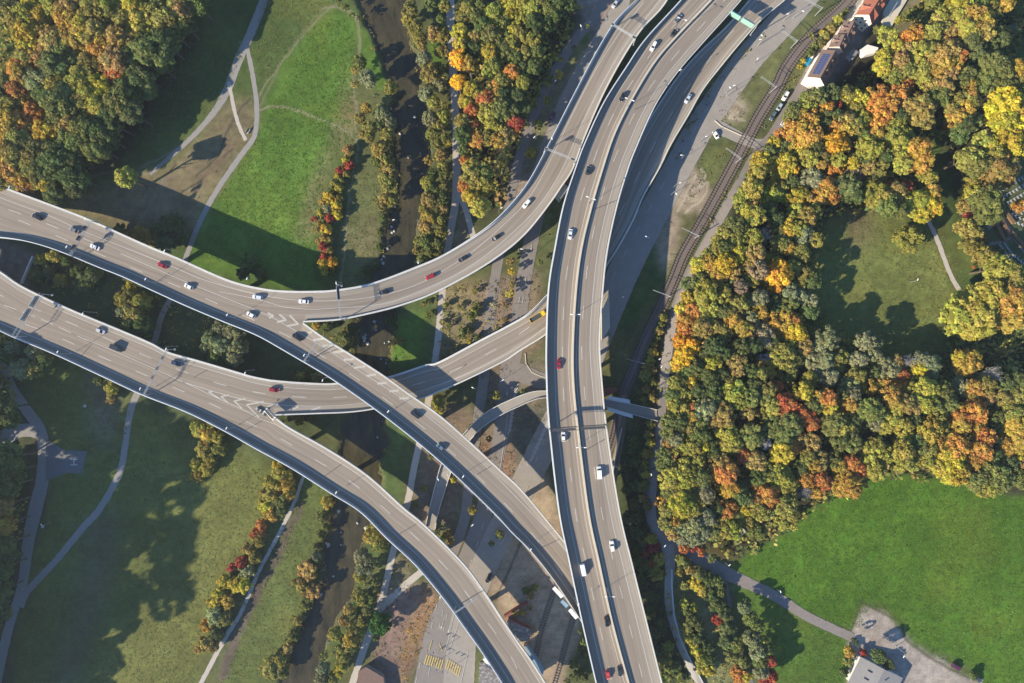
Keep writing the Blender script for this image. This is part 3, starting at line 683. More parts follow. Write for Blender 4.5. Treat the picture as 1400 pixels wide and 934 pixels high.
# lower viaduct ---------------------------------------------------
BN=[(-80,325),(-40,349),(0,370),(26,388),(59,405),(103,425),(154,446),(206,468),(231,481),(270,492),(321,507),(345,514),(370,519)]
B2L=[(404,522),(447,524),(463,523),(497,521),(534,514),(581.4,498.6),(600,494.5),(655.7,465),(697.5,443),(722.6,427.6),(747.6,402.6),(790,358),(820,312),(841,262),(858,220),(878,178),(903,138),(928,102),(957,70),(993,36),(1028,-5),(1040,-20)]
B2R=[(432,566),(478.6,564),(514.6,559),(573.5,546),(600,536),(633,522),(689,494.5),(711,480),(745,459),(780,430),(808,398),(828.6,366),(849,333),(867,299.4),(880,268.6),(902,230),(917,199),(941,158.6),(960.7,124),(988.6,88),(1023,47),(1046,23.6),(1074,0),(1092,-20)]
BM=[(-80,372),(-40,398),(0,420),(50,438),(103,456),(154,478),(206,499),(250,522),(301,542),(340,557),(375,568)]
B1L=[(397,584.5),(450,614),(504,650),(553,694),(581,717),(633,768.6),(664,810),(689,848),(710,879),(728,904),(746,933),(760,960)]
BS=[(-80,420),(-40,436),(0,451),(26,463),(77,484),(144,515),(198,540),(257,563),(308.6,588.6),(350,612)]
B1R=[(401,640),(453,673),(494,699),(530,735),(568.6,771),(607,817),(633,853),(658.6,889),(687,933),(700,960)]
zB1=[(-100,11),(380,11),(440,10.4),(600,10.6),(690,12),(760,12.6)]
zB2=[(-100,11),(380,11),(440,9.6),(500,7.6),(560,6.9),(640,7.4),(720,8.0),(780,8.6),(860,8.6),(895,7.6),(930,6.3),(960,5.8),(1100,5.2)]
vb=thing('motorway_viaduct',W(375,568,11),'lower motorway viaduct with the yellow truck, passing beneath both other viaducts','viaduct')
nB=len(DECKS)
PBn,PBm=edgepair(BN,BM,zB2,0); deck_part(vb,PBn,PBm)
PBm2,PBs=edgepair(BM,BS,zB1,0); deck_part(vb,PBm2,PBs)
P3,Q3=edgepair([BN[-1]]+B2L,[BM[-1]]+B2R,zB2,0); deck_part(vb,P3,Q3,girder=True)
P4,Q4=edgepair([BM[-1]]+B1L,[BS[-1]]+B1R,zB1,0); deck_part(vb,P4,Q4)
bB=DECKS[nB:]
NEb=np.vstack([PBn,P3[1:]]); NEbq=np.vstack([PBm,Q3[1:]])
wall(vb,'parapet',NEb,NEbq,0,.95,1.0,M['parapet'])
wall(vb,'guard_rail',NEb,NEbq,1.35,.12,.75,M['steel'],z0=.4)
tint_strip(vb,'shoulder',across(NEb,NEbq,1.6),across(NEb,NEbq,2.9),M['shoulder'],.005)
SWb=np.vstack([PBs,Q4[1:]]); SWbq=np.vstack([PBm2,P4[1:]])
wall(vb,'noise_barrier',SWb,SWbq,0,.34,2.35,M['noise'])
wall(vb,'guard_rail',SWb,SWbq,.9,.12,.75,M['steel'],z0=.4)
wall(vb,'parapet',Q3,P3,0,.6,1.1,M['parapet']); wall(vb,'parapet',P4,Q4,0,.7,1.0,M['parapet'])
k=int(len(P3)*.17)
k2=int(len(P3)*.56); wall(vb,'noise_barrier',P3[k:k2],Q3[k:k2],.05,.3,1.9,M['noise'],z0=1.0,ramp=12)
tint_strip(vb,'shoulder',across(Q3,P3,.6),across(Q3,P3,3.3),M['shoulder'],.005)
tint_strip(vb,'shoulder',across(P4,Q4,.7),across(P4,Q4,2.9),M['shoulder'],.005)
offline(vb,'edge_line',NEb,NEbq,3.1,LW); offline(vb,'edge_line',SWb,SWbq,3.4,LW)
pxline(vb,'lane_markings',[(-20,395),(40,420),(75,433),(130,456),(197,486),(246,506),(300,525),(354,537),(412,543),(468,543),(520,537),(583,521),(635,500),(685,473),(725,446),(755,420)],.26,(6,12.2,3),bvhs=bB)
pxline(vb,'lane_markings',[(847,294),(869,247),(887,212),(910,170),(933,131),(957,97),(983,64),(1008,36),(1042,0)],.26,(6,10),bvhs=bB)
pxline(vb,'lane_markings',[(-20,424),(68,456),(134,486),(185,507),(233,528),(284,550),(334,575),(384,600),(432,629),(480,659),(525,695),(570,736),(614,781),(653,832),(692,887),(717,934)],.26,(6,12.2,1),bvhs=bB)
pxline(vb,'lane_markings',[(-20,408),(50,434),(116,464),(123,466)],.26,(6,3),bvhs=bB)
pxline(vb,'edge_line',[(123,466),(190,495),(224,510),(250,522),(301,538),(342,548),(387,554),(450,555),(504,550),(566,537),(630,515),(680,491),(710,474),(745,448)],LW,bvhs=bB)
pxline(vb,'edge_line',[(836,345),(858,305),(880,258),(905,212),(935,160),(965,112),(1000,66),(1030,32),(1065,-3)],LW,bvhs=bB)
pxline(vb,'edge_line',[(250,522),(301,546),(336,562),(356,573),(378,581),(415,602),(450,624),(495,653),(540,692),(581,725),(628,771),(669,823),(710,889),(738,934)],LW,bvhs=bB)
for (x0,y0,x1,y1,x2,y2) in ((291,535,285,536,301,545.5),(313,540,302,542.5,312,551),(335.5,545,320,548.5,331,558.5),(361,549,337,553.5,354,570.5)):
    pxline(vb,'chevron',[(x0,y0),(x1,y1)],.6,m='cpaint',bvhs=bB,dz=.02); pxline(vb,'chevron',[(x1,y1-.4),(x2,y2)],.6,m='cpaint',bvhs=bB,dz=.028)
for a in ((380,552,366,556),(408,556,400,560),(438,557,425,561)): pxline(vb,'hatch_stripe',[(a[0],a[1]),(a[2],a[3])],.6,bvhs=bB)
# central viaduct --------------------------------------------------
CL=[(945,-20),(929,3),(880,57),(854,95),(823,144),(797,200),(786,230),(769.4,281),(758,338),(749,395),(746,469),(746.5,524),(750,583),(763,697),(777,766),(794,846),(814,933),(822,960)]
CR=[(1034,-24),(1014,0),(996,20.6),(957,64),(923.7,103),(895,146.6),(869.7,203),(858,234),(844,281),(831,340.6),(824.7,394.6),(820,466),(823.4,524),(830,588.6),(847,697),(864.6,771),(885,853),(905,933),(912,960)]
zC=[(-40,12),(50,12.5),(100,14),(150,15.6),(240,17),(400,17.8),(600,17.8),(960,17)]
vc=thing('motorway_viaduct',W(784,470,17.8),'widest motorway viaduct running top to bottom over the railway, with central barrier','viaduct')
nC=len(DECKS)
P5,Q5=edgepair(CL,CR,zC,1); deck_part(vc,P5,Q5); bC=DECKS[nC:]
wall(vc,'noise_barrier',P5,Q5,0,.55,2.6,M['noise']); wall(vc,'parapet',Q5,P5,0,.6,1.15,M['parapet'])
wall(vc,'guard_rail',Q5,P5,1.3,.12,.75,M['steel'],z0=.4)
tint_strip(vc,'shoulder',across(Q5,P5,.6),across(Q5,P5,4.3),M['shoulder'],.005)
CM=[(988,-20),(972.6,0),(926,49),(895,85),(864.6,134),(839,185),(821,239),(808,284),(795,338),(787.4,394.6),(783,469),(783.6,524),(790,588.6),(804,699),(818,766),(836,848),(859,933),(867,960)]
P=cr(CM,6.0); MW=np.array([cast(p[0],p[1],bC) or (0,0,-99) for p in P]); MW=MW[MW[:,2]>0]; MW=resamp(MW,None,3.0)
for q in MW:
    h=bC[0].ray_cast(Vector((q[0],q[1],q[2]+3)),Vector((0,0,-1)),6)
    if h[0] is not None: q[2]=h[0].z
t=np.gradient(MW[:,:2],axis=0); t/=np.linalg.norm(t,axis=1)[:,None]; nn=np.column_stack([-t[:,1],t[:,0],0*t[:,0]])
wall(vc,'central_barrier',MW-nn*.4,MW+nn*.4,0,.8,1.35,M['median'],z0=-.3)
for sd,w0,w1 in ():
    tint_strip(vc,'shoulder',MW+nn*sd*w0,MW+nn*sd*w1,M['shoulder'],.006)
def mline(off,w=.24,dash=None,name='edge_line'):
    q=MW+nn*off
    for r in q:
        h=bC[0].ray_cast(Vector((r[0],r[1],r[2]+3)),Vector((0,0,-1)),6)
        if h[0] is not None: r[2]=h[0].z
    mb=MB(); paint_strip(mb,q-np.array(vc.location),w,.016,dash); mb.build(name,M['paint'],vc)
sg=1 if (nn[0][0]>0) else -1
mline(-1.7*1,LW); mline(1.7,LW)
offline(vc,'lane_markings',P5,Q5,7.6,.26,(6,12,2)); offline(vc,'edge_line',P5,Q5,4.1,LW)
offline(vc,'lane_markings',Q5,P5,8.1,.26,(6,12,5)); offline(vc,'edge_line',Q5,P5,4.4,LW)
# joints
for a in ((215,385,232,373,bA,va),(430,489,462,477,bA,va),(555,566,577,548,bA,va),(650,650,672,637,bA,va),(740,749,765,737,bA,va),(112,486,126,470,bB,vb),(336,588,360,574,bB,vb),(444,651,468,634,bB,vb),(546,730,570,716,bB,vb),(808,288,843,274,bC,vc),(792,440,825,425,bC,vc),(800,616,828,600,bC,vc),(836,814,874,794,bC,vc),(265,516,285,505,bB,vb),(868,150,895,137,bC,vc)):
    joint(a[5],*a[:4],a[4])
for px,py in ((20,290),(110,330),(200,370),(290,410),(375,428)): pier(va,px,py,15.2)
for px,py,z in ((470,417,14.6),(560,393,12),(625,365,11.3),(690,317,11),(748,248,10.9),(790,165,10.8),(845,65,10.6),(440,490,15.2),(510,545,15),(575,590,14.6),(640,642,13.6),(705,695,12.6),(768,770,12.2)): pier(va,px,py,z)
for px,py,z in ((40,428,11),(130,472,11),(220,512,11),(310,550,11),(430,545,9.9),(500,541,7.6),(620,508,7.3),(690,470,7.8),(740,433,8.2),(845,300,8.6),(895,200,7),(950,110,5.8),(1010,45,5.5),(400,615,10.8),(470,655,10.4),(535,712,10.4),(590,770,10.6),(650,845,11.4),(705,925,12.2)): pier(vb,px,py,z,1.2,0)
for py,zc in ((30,12),(110,14.3),(190,16.2),(275,17),(360,17.6),(440,17.8),(520,17.8),(600,17.8),(680,17.7),(760,17.5),(840,17.2),(920,17)): 
    px=np.interp(py,[a[1] for a in CM],[a[0] for a in CM])
    for s in (-16,16): pier(vc,px+s,py,zc,1.0,0)
# abutment wedge between the two decks at the top
mb=MB(); wp=[(836,150),(850,118),(866,92),(853,95),(832,128),(822,150),(803,200),(795,232),(775,262),(782,285),(790,250),(806,205)]
mb.poly([W(x,y,8.6) for x,y in [(797,232),(812,192),(830,152),(850,115),(862,88),(872,84),(845,138),(818,192),(800,236)]])
lo=[W(x,y,8.6) for x,y in [(797,232),(812,192),(830,152),(850,115),(862,88),(872,84),(845,138),(818,192),(800,236)]]
for i in range(len(lo)):
    a=lo[i]; b=lo[(i+1)%len(lo)]; mb.quad(a,b,(b[0],b[1],0),(a[0],a[1],0))
o=mb.build('embankment',M['shoulder'],kind='structure'); fixn(o)
# pedestrian bridge --------------------------------------------------
EL_=[(581,722),(586,699.5),(594.5,665),(603.5,633.5),(617,612),(633.5,593),(657.5,569),(678,555.5),(704,543.5),(725,536),(745,534),(785,536.5),(826,545),(846.6,549),(864.6,552.6),(898,560)]
ER_=[(595,726),(599,703),(608,672.5),(617,645.5),(628,622),(642.5,602),(662,582.5),(687.5,566),(710,555.5),(728,547.5),(745,544),(785,547),(827,556),(845,561),(859,565),(899,576)]
zE=[(570,.15),(592,.3),(620,2.6),(660,4.8),(720,5.9),(800,6.3),(880,6.1),(910,5.75)]
ve=thing('footbridge',W(640,590,4),'narrow curving foot and cycle bridge climbing under the viaducts over the railway','bridge')
P6,Q6=edgepair(EL_,ER_,zE,0)
nE=len(DECKS)
o6=np.array(ve.location); mb=MB(); mb.strip(Q6-o6,P6-o6); ob=mb.build('walkway',M['road2'],ve); fixup(ob)
mb=MB(); dn=np.array((0,0,.6)); e4=np.array((0,0,.004)); mb.strip(P6-o6-dn,P6-o6-e4); mb.strip(Q6-o6-e4,Q6-o6-dn); mb.strip(P6-o6-dn,Q6-o6-dn); ob=mb.build('girder',M['concrete'],ve)
wall(ve,'parapet',P6,Q6,-.05,.3,1.1,M['parapet'],z0=-.6); wall(ve,'parapet',Q6,P6,-.05,.3,1.1,M['parapet'],z0=-.6)
for s,(PA_,PB_) in (('u',(P6,Q6)),('l',(Q6,P6))):   # splash screens above the railway
    i0=int(np.argmin(np.abs(PA_[:,0]-W(830,550,6)[0]))); i1=int(np.argmin(np.abs(PA_[:,0]-W(864,556,6)[0])))
    a=across(PA_,PB_,-1.9,.7)[i0:i1+1]-o6; b=across(PA_,PB_,-.1,.9)[i0:i1+1]-o6
    mb=MB(); mb.strip(a,b); mb.strip(b-np.array((0,0,.06)),a-np.array((0,0,.06))); ob=mb.build('safety_screen',M['noise'],ve)
for px,py,z in ((612,650,2.4),(650,590,4.3),(700,551,5.7),(750,540,6),(800,545,6.3),(831,551,6.3),(872,562,6.1)):
    x,y,_=W(px,py,z); g=float(T(x,y))
    mb=MB(); mb.tube((x-ve.location.x,y-ve.location.y,g-.5-ve.location.z),(x-ve.location.x,y-ve.location.y,z-.6-ve.location.z),.4,.4,10); mb.build('pier',M['concrete'],ve)
# ---------------------------------------------------------------- landmarks for describing where a thing stands
LM=[("white-gabled house",1112,112),("red-roofed house",1190,28),("level crossing",1035,195),("railway footbridge",858,556),("helipad",102,632),("cemetery",1385,275),("curving park walk",1297,365),("yellow zebra crossing",600,905),("mossy shed",708,858),("grey hall by the field",1200,915),("path fork below the wood",915,748),("upper hatched fork",410,435),("lower viaduct fork",372,568),("white river weir",452,888),("yellow truck",735,432),("gravel path fork",625,268),("green motorway sign",1015,25),("park track junction",342,182),("clearing's west corner",1125,430),("forest tip at the bright field",1188,650),("picnic table",1010,728),("leftmost panel gantry",40,430),("black-signed gantry",110,325),("river at the top edge",525,5),("top left corner",10,10),("right edge below the cemetery",1395,450),("top right corner",1395,5),("right edge above the field",1395,660),("bottom left corner",10,925),("southern river bend",480,700),("northern red hedge",445,290),("southern red hedge",335,735),("orange trees beside the lane",930,460),("middle of the wood",1040,600),("widest viaduct's bottom end",925,925),("lone tree on the lawn",1242,325),("track by the upper meadow",486,190),("cycle road's top end",760,30),("wood beside the houses",1230,110),("gravel path at the top edge",618,20)]
ORD=['','second ','third ','fourth ','fifth ','sixth ','seventh ','eighth ','ninth ','tenth ','eleventh ','twelfth ','thirteenth ','fourteenth ','fifteenth ','sixteenth ','seventeenth ','eighteenth ','nineteenth ','twentieth ']
_rank={}
def rank_label(items,fmt):
    """items: list of (px,py,key,setter); each gets a label naming it by its kind and the landmark it stands nearest to"""
    by={}
    for it in items:
        d=[(math.hypot(it[0]-l[1],it[1]-l[2]),l[0]) for l in LM]; d.sort()
        by.setdefault((it[2],d[0][1]),[]).append((d[0][0],it))
    for (key,lm),L in by.items():
        L.sort(key=lambda a:a[0])
        for i,(dd,it) in enumerate(L):
            o=ORD[i] if i<len(ORD) else '%d%s '%(i+1,{1:'st',2:'nd',3:'rd'}.get((i+1)%10,'th'))
            it[3](fmt(key,o,lm,len(L)))
# ---------------------------------------------------------------- vehicles
def loft(mb,secs,m=0,cap=True):
    n=len(secs[0]); i0=len(mb.v)
    for s in secs: mb.v+= [tuple(p) for p in s]
    for a in range(len(secs)-1):
        for k in range(n):
            k2=(k+1)%n; b=i0+a*n; mb.f.append((b+k,b+k2,b+n+k2,b+n+k)); mb.m.append(m)
    if cap:
        mb.f.append(tuple(i0+k for k in reversed(range(n)))); mb.m.append(m); mb.f.append(tuple(i0+(len(secs)-1)*n+k for k in range(n))); mb.m.append(m)
def ring(x,w,z0,z1,c=.12):
    c=min(c,(z1-z0)*.45,w*.45)
    return [(x,-w+c*.4,z0),(x,w-c*.4,z0),(x,w,z0+c),(x,w,z1-c),(x,w-c,z1),(x,-w+c,z1),(x,-w,z1-c),(x,-w,z0+c)]
CARK={ # length, half width, body stations (x, halfwidth factor, z bottom, z top), cabin (x0,x1,x2,x3, ztop)
 'hatch':(4.1,.88,[(-2.05,.82,.35,.80),(-1.9,.95,.25,.95),(-.9,1,.2,.96),(.6,1,.2,.92),(1.5,.97,.22,.82),(2.0,.85,.3,.65),(2.05,.75,.35,.55)],(-1.9,-1.35,.25,1.15,1.48)),
 'sedan':(4.6,.9,[(-2.3,.8,.35,.80),(-2.15,.95,.25,.92),(-1.2,1,.2,.95),(.7,1,.2,.92),(1.7,.97,.22,.80),(2.2,.86,.3,.66),(2.3,.75,.35,.55)],(-1.65,-1.0,.3,1.15,1.43)),
 'estate':(4.7,.9,[(-2.35,.85,.35,.85),(-2.2,.97,.25,.96),(-1.2,1,.2,.96),(.7,1,.2,.93),(1.75,.97,.22,.82),(2.25,.86,.3,.66),(2.35,.75,.35,.55)],(-2.2,-1.8,.3,1.15,1.5)),
 'suv':(4.7,.95,[(-2.35,.86,.45,.95),(-2.2,.97,.3,1.08),(-1.2,1,.3,1.08),(.7,1,.3,1.05),(1.8,.97,.3,.98),(2.25,.9,.38,.8),(2.35,.8,.4,.65)],(-2.15,-1.75,.25,1.0,1.72)),
 'van':(5.6,1.0,[(-2.8,.95,.4,1.9),(-2.7,1,.3,2.1),(.9,1,.3,2.12),(1.0,1,.3,1.25),(2.3,.97,.3,1.1),(2.7,.88,.35,.8),(2.8,.8,.4,.65)],(-2.6,-2.55,.9,1.75,2.12)),
}
def make_car(kind,rgb,label,loc,rz,group):
    L,w,st,cb=CARK[kind]; name={'van':'delivery_van'}.get(kind,'car')
    th=thing(name,loc,label,'van' if kind=='van' else 'car',rz,group)
    mb=MB(); loft(mb,[ring(x,w*f,a,b) for x,f,a,b in st]); body=mb.build('body',M['carpaint'],th); fixn(body); body.color=(*rgb,1)
    x0,x1,x2,x3,zt=cb; zb=.9 if kind!='suv' else 1.02
    if kind=='van':
        mb=MB(); zb=1.2
        for s in (-1,1): mb.quad((.98,s*.97,1.22),(1.62,s*.95,1.15),(1.25,s*.9,1.95),(.98,s*.93,2.0))
        mb.quad((1.7,-.93,1.15),(1.7,.93,1.15),(1.12,.86,2.06),(1.12,-.86,2.06)); mb.build('windscreen',M['glass'],th)
        mb=MB(); loft(mb,[ring(.9,.95,1.9,2.12,.05),ring(1.15,.88,1.95,2.1,.05)]); r=mb.build('roof',M['carpaint'],th); r.color=(*rgb,1)
    else:
        def sec(x,wf,z): return (x,wf,z)
        mb=MB(); wl=w*.94; wt=w*.74
        B=[(x0,-wl,zb),(x3,-wl,zb-.04),(x3,wl,zb-.04),(x0,wl,zb)]; Tt=[(x1,-wt,zt),(x2,-wt,zt),(x2,wt,zt),(x1,wt,zt)]
        for k in range(4): mb.quad(B[k],B[(k+1)%4],Tt[(k+1)%4],Tt[k])
        mb.quad(*Tt); mb.build('windows',M['glass'],th)
        mb=MB(); loft(mb,[ring(x1-.05,wt*.97,zt-.06,zt+.02,.03),ring((x1+x2)/2,wt*1.03,zt-.05,zt+.05,.03),ring(x2+.05,wt*.97,zt-.06,zt+.02,.03)])
        for s in (-1,1): mb.tube((x0+.05,s*wl*.99,zb),(x1,s*wt,zt),.05,.05,4); mb.tube((x3-.03,s*wl*.99,zb),(x2,s*wt,zt),.045,.045,4)
        r=mb.build('roof',M['carpaint'],th); r.color=(*rgb,1)
    wr=.33 if kind not in('van','suv') else .37
    for x in (-L*.3,L*.31):
        for s in (-1,1):
            mb=MB(); mb.tube((x,s*(w-.22),wr),(x,s*(w+.01),wr),wr,wr,12); t=mb.build('wheel',M['tyre'],th)
            mb=MB(); mb.tube((x,s*(w+.0),wr),(x,s*(w+.02),wr),wr*.6,wr*.55,10); mb.build('rim',M['rim'],t)
    for s in (-1,1):
        mb=MB(); mb.box((L/2-.1,s*w*.66,.66),(.16,.34,.14)); mb.build('headlight',M['lens'],th)
        mb=MB(); mb.box((-L/2+.05,s*w*.72,.78),(.12,.3,.16)); mb.build('tail_light',M['lamp_r'],th)
        mb=MB(); mb.box((x3-.15 if kind!='van' else 1.5,s*(w+.1),zb+.08),(.16,.2,.12)); r=mb.build('mirror',M['carpaint'],th); r.color=(*rgb,1)
    return th
WH=(.78,.78,.76); BK=(.012,.013,.016); GY=(.16,.17,.18); SV=(.45,.47,.5); RD=(.31,.012,.024); BL=(.02,.045,.10); BG=(.10,.16,.21); OR=(.55,.06,.05)
CARS=[ # px,py,angle (deg, image, nose), kind,colour,label
 (52,297,205,'estate',BK,'black car alone in the middle lanes, leftmost on the upper viaduct'),
 (103,315,204,'sedan',GY,'dark grey car just before the gantry with black signs on the upper viaduct'),
 (131,338,203,'sedan',WH,'white car just past the gantry with black signs on the upper viaduct'),
 (222.5,363,203,'sedan',RD,'bright red car on the upper viaduct between two white cars'),
 (259,392,204,'hatch',WH,'white car behind the bright red car, in the straight-on lane of the upper viaduct'),
 (344,430.5,206,'hatch',WH,'white car beside the start of the hatched fork on the upper viaduct'),
 (353,406.5,190,'estate',(.55,.6,.66),'pale blue car entering the curve above the hatched fork'),
 (416,412.5,184,'sedan',WH,'white car on the curved branch directly above the fork tip'),
 (407,461,212,'suv',BK,'black car beside the hatched stripes of the straight-on branch'),
 (525,400,170,'sedan',BK,'dark car right of the T-shaped gantry shadow on the curved branch'),
 (588.5,378.5,158,'estate',RD,'dark red car on the curved branch above the river'),
 (633,354,150,'sedan',BK,'black saloon just uphill of the dark red car on the curved branch'),
 (678,325.5,145,'hatch',BK,'black hatchback second below the white car on the curved branch'),
 (720,279,130,'estate',WH,'white car on the curved branch where it closes up to the widest viaduct'),
 (568,566.5,216,'suv',(.02,.025,.035),'dark car on the straight-on branch directly over the lower viaduct'),
 (602.5,611,217,'hatch',BG,'blue-grey car on the straight-on branch, next after the dark one'),
 (138.5,452.5,22,'hatch',SV,'silver and black small car in the upper lane of the lower viaduct'),
 (161,476,24,'van',(.03,.035,.04),'tall dark van in the middle of the lower viaduct, long shadow beside it'),
 (242,497,20,'sedan',BL,'dark blue car just past the slim gantry on the lower viaduct'),
 (376,533,5,'estate',(.26,.012,.02),'dark red car on the lower viaduct above its fork'),
 (926,26,308,'sedan',GY,'grey car nearest the top of the picture on the widest viaduct'),
 (920.5,46,306,'hatch',BK,'black car just behind the grey one near the top of the widest viaduct'),
 (893,64,118,'estate',WH,'white car below two dark cars near the top of the widest viaduct'),
 (850.5,133.5,116,'hatch',BK,'black car with a lamp head beside it, upper part of the widest viaduct'),
 (804,233.5,285,'hatch',(.01,.02,.025),'black car level with the end of the lawn wedge, on the widest viaduct'),
 (779.5,320.5,98,'sedan',(.62,.68,.72),'pale silver car level with the black hatchback, on the widest viaduct'),
 (764,498,92,'sedan',(.28,.01,.03),'red car half in the barrier shadow on the widest viaduct'),
 (770,597,268,'hatch',WH,'white car just below the dark overhead gantry on the widest viaduct'),
 (819,645.5,266,'van',WH,'white van in the right-hand carriageway of the widest viaduct'),
 (836.5,746,262,'suv',WH,'white car in the right-hand carriageway below the white van'),
 (797,778.5,78,'van',WH,'white van in the left-hand carriageway where the straight-on branch ends'),
 (829.5,849,80,'suv',BK,'black car next to the central barrier near the bottom of the widest viaduct'),
 (831,921.5,80,'hatch',OR,'orange-red car at the bottom edge beside a dark car'),
 (847,917,80,'sedan',(.02,.03,.04),'dark car at the bottom edge beside the orange-red car'),
 (940,135.5,120,'sedan',(.5,.55,.6),'silver car alone on the right-hand carriageway that descends to the top edge'),
]
def hit(px,py): 
    return cast(px,py,DECKS)
for px,py,a,k,c,lab in CARS:
    q=hit(px,py) or G(px,py,.3)
    make_car(k,c,lab,(q[0],q[1],q[2]+.02),-math.radians(a),'vehicles on the motorway viaducts')
for px,py,a,k,c,lab in [(841,6,125,'sedan',SV,'silver car parked on the road strip at the top edge by the cycle road'),(668,790,115,'estate',BK,'black car on the sandy yard between two viaducts'),(1073,132,120,'suv',WH,'white car parked nearest the white gable wall'),(1065,147,122,'hatch',(.4,.46,.52),'pale blue car parked behind the white car beside the rails'),(1056,159,122,'estate',(.10,.13,.16),'dark estate car parked last in the row beside the rails'),(1072,172,35,'hatch',WH,'small white car tucked under the trees by the lane'),(1306,911,30,'suv',(.10,.02,.05),'dark maroon car on the pale yard at the field edge'),(1335,927,30,'estate',(.06,.05,.12),'dark violet car at the lower right end of the yard'),(978,185,60,'hatch',WH,'small white car stopped on the approach to the level crossing'),(755,160,118,'estate',(.10,.01,.03),'dark maroon car parked in tree shade left of the curved branch')]:
    q=G(px,py,.26); make_car(k,c,lab,q,-math.radians(a),'parked and waiting vehicles on the ground')
# yellow truck
q=hit(735,433); th=thing('truck',q,'yellow tipper truck with grey load bed about to pass under the widest viaduct','truck',-math.radians(-31))
mb=MB(); loft(mb,[ring(2.2,1.15,.6,2.3,.15),ring(2.5,1.2,.5,2.75,.2),ring(3.7,1.2,.5,2.75,.25),ring(4.1,1.15,.5,2.2,.25),ring(4.2,1.1,.5,1.6,.2)]); o=mb.build('cab',M['carpaint'],th); o.color=(.72,.46,.02,1)
mb=MB(); mb.quad((4.12,-1,1.55),(4.12,1,1.55),(3.85,.95,2.45),(3.85,-.95,2.45)); mb.build('windscreen',M['glass'],th)
mb=MB()
for c,s in (((-1.1,-1.2,1.6),(6.0,.14,1.1)),((-1.1,1.2,1.6),(6.0,.14,1.1)),((-4.05,0,1.6),(.16,2.4,1.1)),((1.9,0,1.8),(.2,2.4,1.5))): mb.box(c,s)
o=mb.build('load_bed',M['carpaint'],th); o.color=(.72,.46,.02,1)
mb=MB(); mb.box((-1.1,0,1.45),(5.9,2.26,.5)); mb.build('load',M['darksteel'],th)
mb=MB(); mb.box((0,0,.85),(8,1.0,.3)); mb.build('chassis',M['darksteel'],th)
for x in (3.2,-1.6,-2.9):
    for s in (-1,1): mb=MB(); mb.tube((x,s*.85,.5),(x,s*1.2,.5),.5,.5,12); mb.build('wheel',M['tyre'],th)
for s in (-1,1): mb=MB(); mb.box((4.22,s*.8,.8),(.08,.35,.2)); mb.build('headlight',M['lens'],th)
# blue skip beside the rails
q=G(1104,84,.1); th=thing('skip_container',q,'bright blue container with a white lid beside the hedge and rails','container',math.radians(60))
mb=MB(); loft(mb,[ring(-2.4,1.0,.5,1.4,.1),ring(-1.7,1.1,.1,1.5,.1),ring(1.2,1.1,.1,1.5,.1)]); mb.build('body',M['teltruck'],th)
mb=MB(); mb.box((1.9,0,.9),(1.3,2.2,1.6),taper=.9); mb.build('lid',M['white'],th)
# ---------------------------------------------------------------- street lamps
def lamp(kind,px,py,deck,ang,hh,dirv=None):
    """px,py: image position of the lamp head"""
    return
items=[]
def mk_lamp(name,h,arms,arm,label):
    th=thing(name,(0,0,0),label,'street lamp')
    mb=MB(); mb.tube((0,0,0),(0,0,h),.11,.06,8); mb.tube((0,0,0),(0,0,.5),.18,.16,8); mb.build('pole',M['steel'],th)
    for s in arms:
        mb=MB(); mb.tube((0,0,h-.1),(s*arm,0,h+.15),.05,.05,6); a=mb.build('arm',M['steel'],th)
        mb=MB(); mb.box((s*(arm+.35),0,h+.17),(1.1,.42,.14),taper=.8); mb.build('lamp_head',M['lens'],a)
    return th
proto={'d1':mk_lamp('street_lamp',9.5,(1,),.7,''),'d2':mk_lamp('street_lamp',10.5,(-1,1),1.3,''),'g1':mk_lamp('street_lamp',7.5,(1,),1.1,''),'p1':mk_lamp('street_lamp',5,(1,),.35,'')}
used=set()
def put_lamp(kind,px,py,zb,rz,key):
    h={'d1':9.6,'d2':10.6,'g1':7.6,'p1':5.1}[kind]
    x,y,_=W(px,py,zb+h)
    if zb<3: zb=float(T(x,y)); x,y,_=W(px,py,zb+h)
    if kind not in used: used.add(kind); o=proto[kind]; o.location=(x,y,zb); o.rotation_euler=(0,0,rz)
    else: o=copy_tree(proto[kind],(x,y,zb),rz,'x')
    o['group']=key+'s'
    items.append((px,py,key,lambda s,o=o:o.__setitem__('label',s)))
for px,py in ((14,253),(118,296),(226,340),(339,378)): put_lamp('d1',px,py,16.1,math.radians(-115),'lamp on the upper viaduct')
for px,py in ((89,340),(197,384),(308.6,433),(414,488),(529,565),(631.6,654),(724,754),(789,829)): put_lamp('d1',px,py,16 if px<560 else 14 if px<700 else 13.2,math.radians(55),'lamp on the upper viaduct')
for px,py in ((459,384),(571,356),(754,186)): put_lamp('d1',px,py,14 if px<500 else 12,math.radians(-80),'lamp on the upper viaduct')
for px,py in ((114,426),(228,474),(336,507),(442,517)): put_lamp('d1',px,py,12,math.radians(-110),'lamp on the lower viaduct')
for px,py in ((77,484),(190,534),(308,588),(458,676)): put_lamp('d1',px,py,12,math.radians(60),'lamp on the lower viaduct')
for px,py in ((808,271),(787,430),(795,612),(834,816),(861,136),(933,26)): put_lamp('d2',px,py,17.5 if py>200 else 15 if py>100 else 12.5,math.radians(0 if py>300 else -20),'double lamp on the central barrier')
put_lamp('d1',933,94,7.5,math.radians(-150),'lamp on the descending carriageway')
for px,py in ((796,39),(757,114),(733,184),(682,286),(1044,53),(1001,123),(962,188),(936,212),(926,251),(887,325),(848,408),(684,522),(650,532),(597,652),(643,721),(601,821),(1039,77),(1094,14),(1081,17),(1045,51),(709,340),(1000,118),(922,262)): 
    put_lamp('g1',px,py,0,random.uniform(0,6.28),'street lamp')
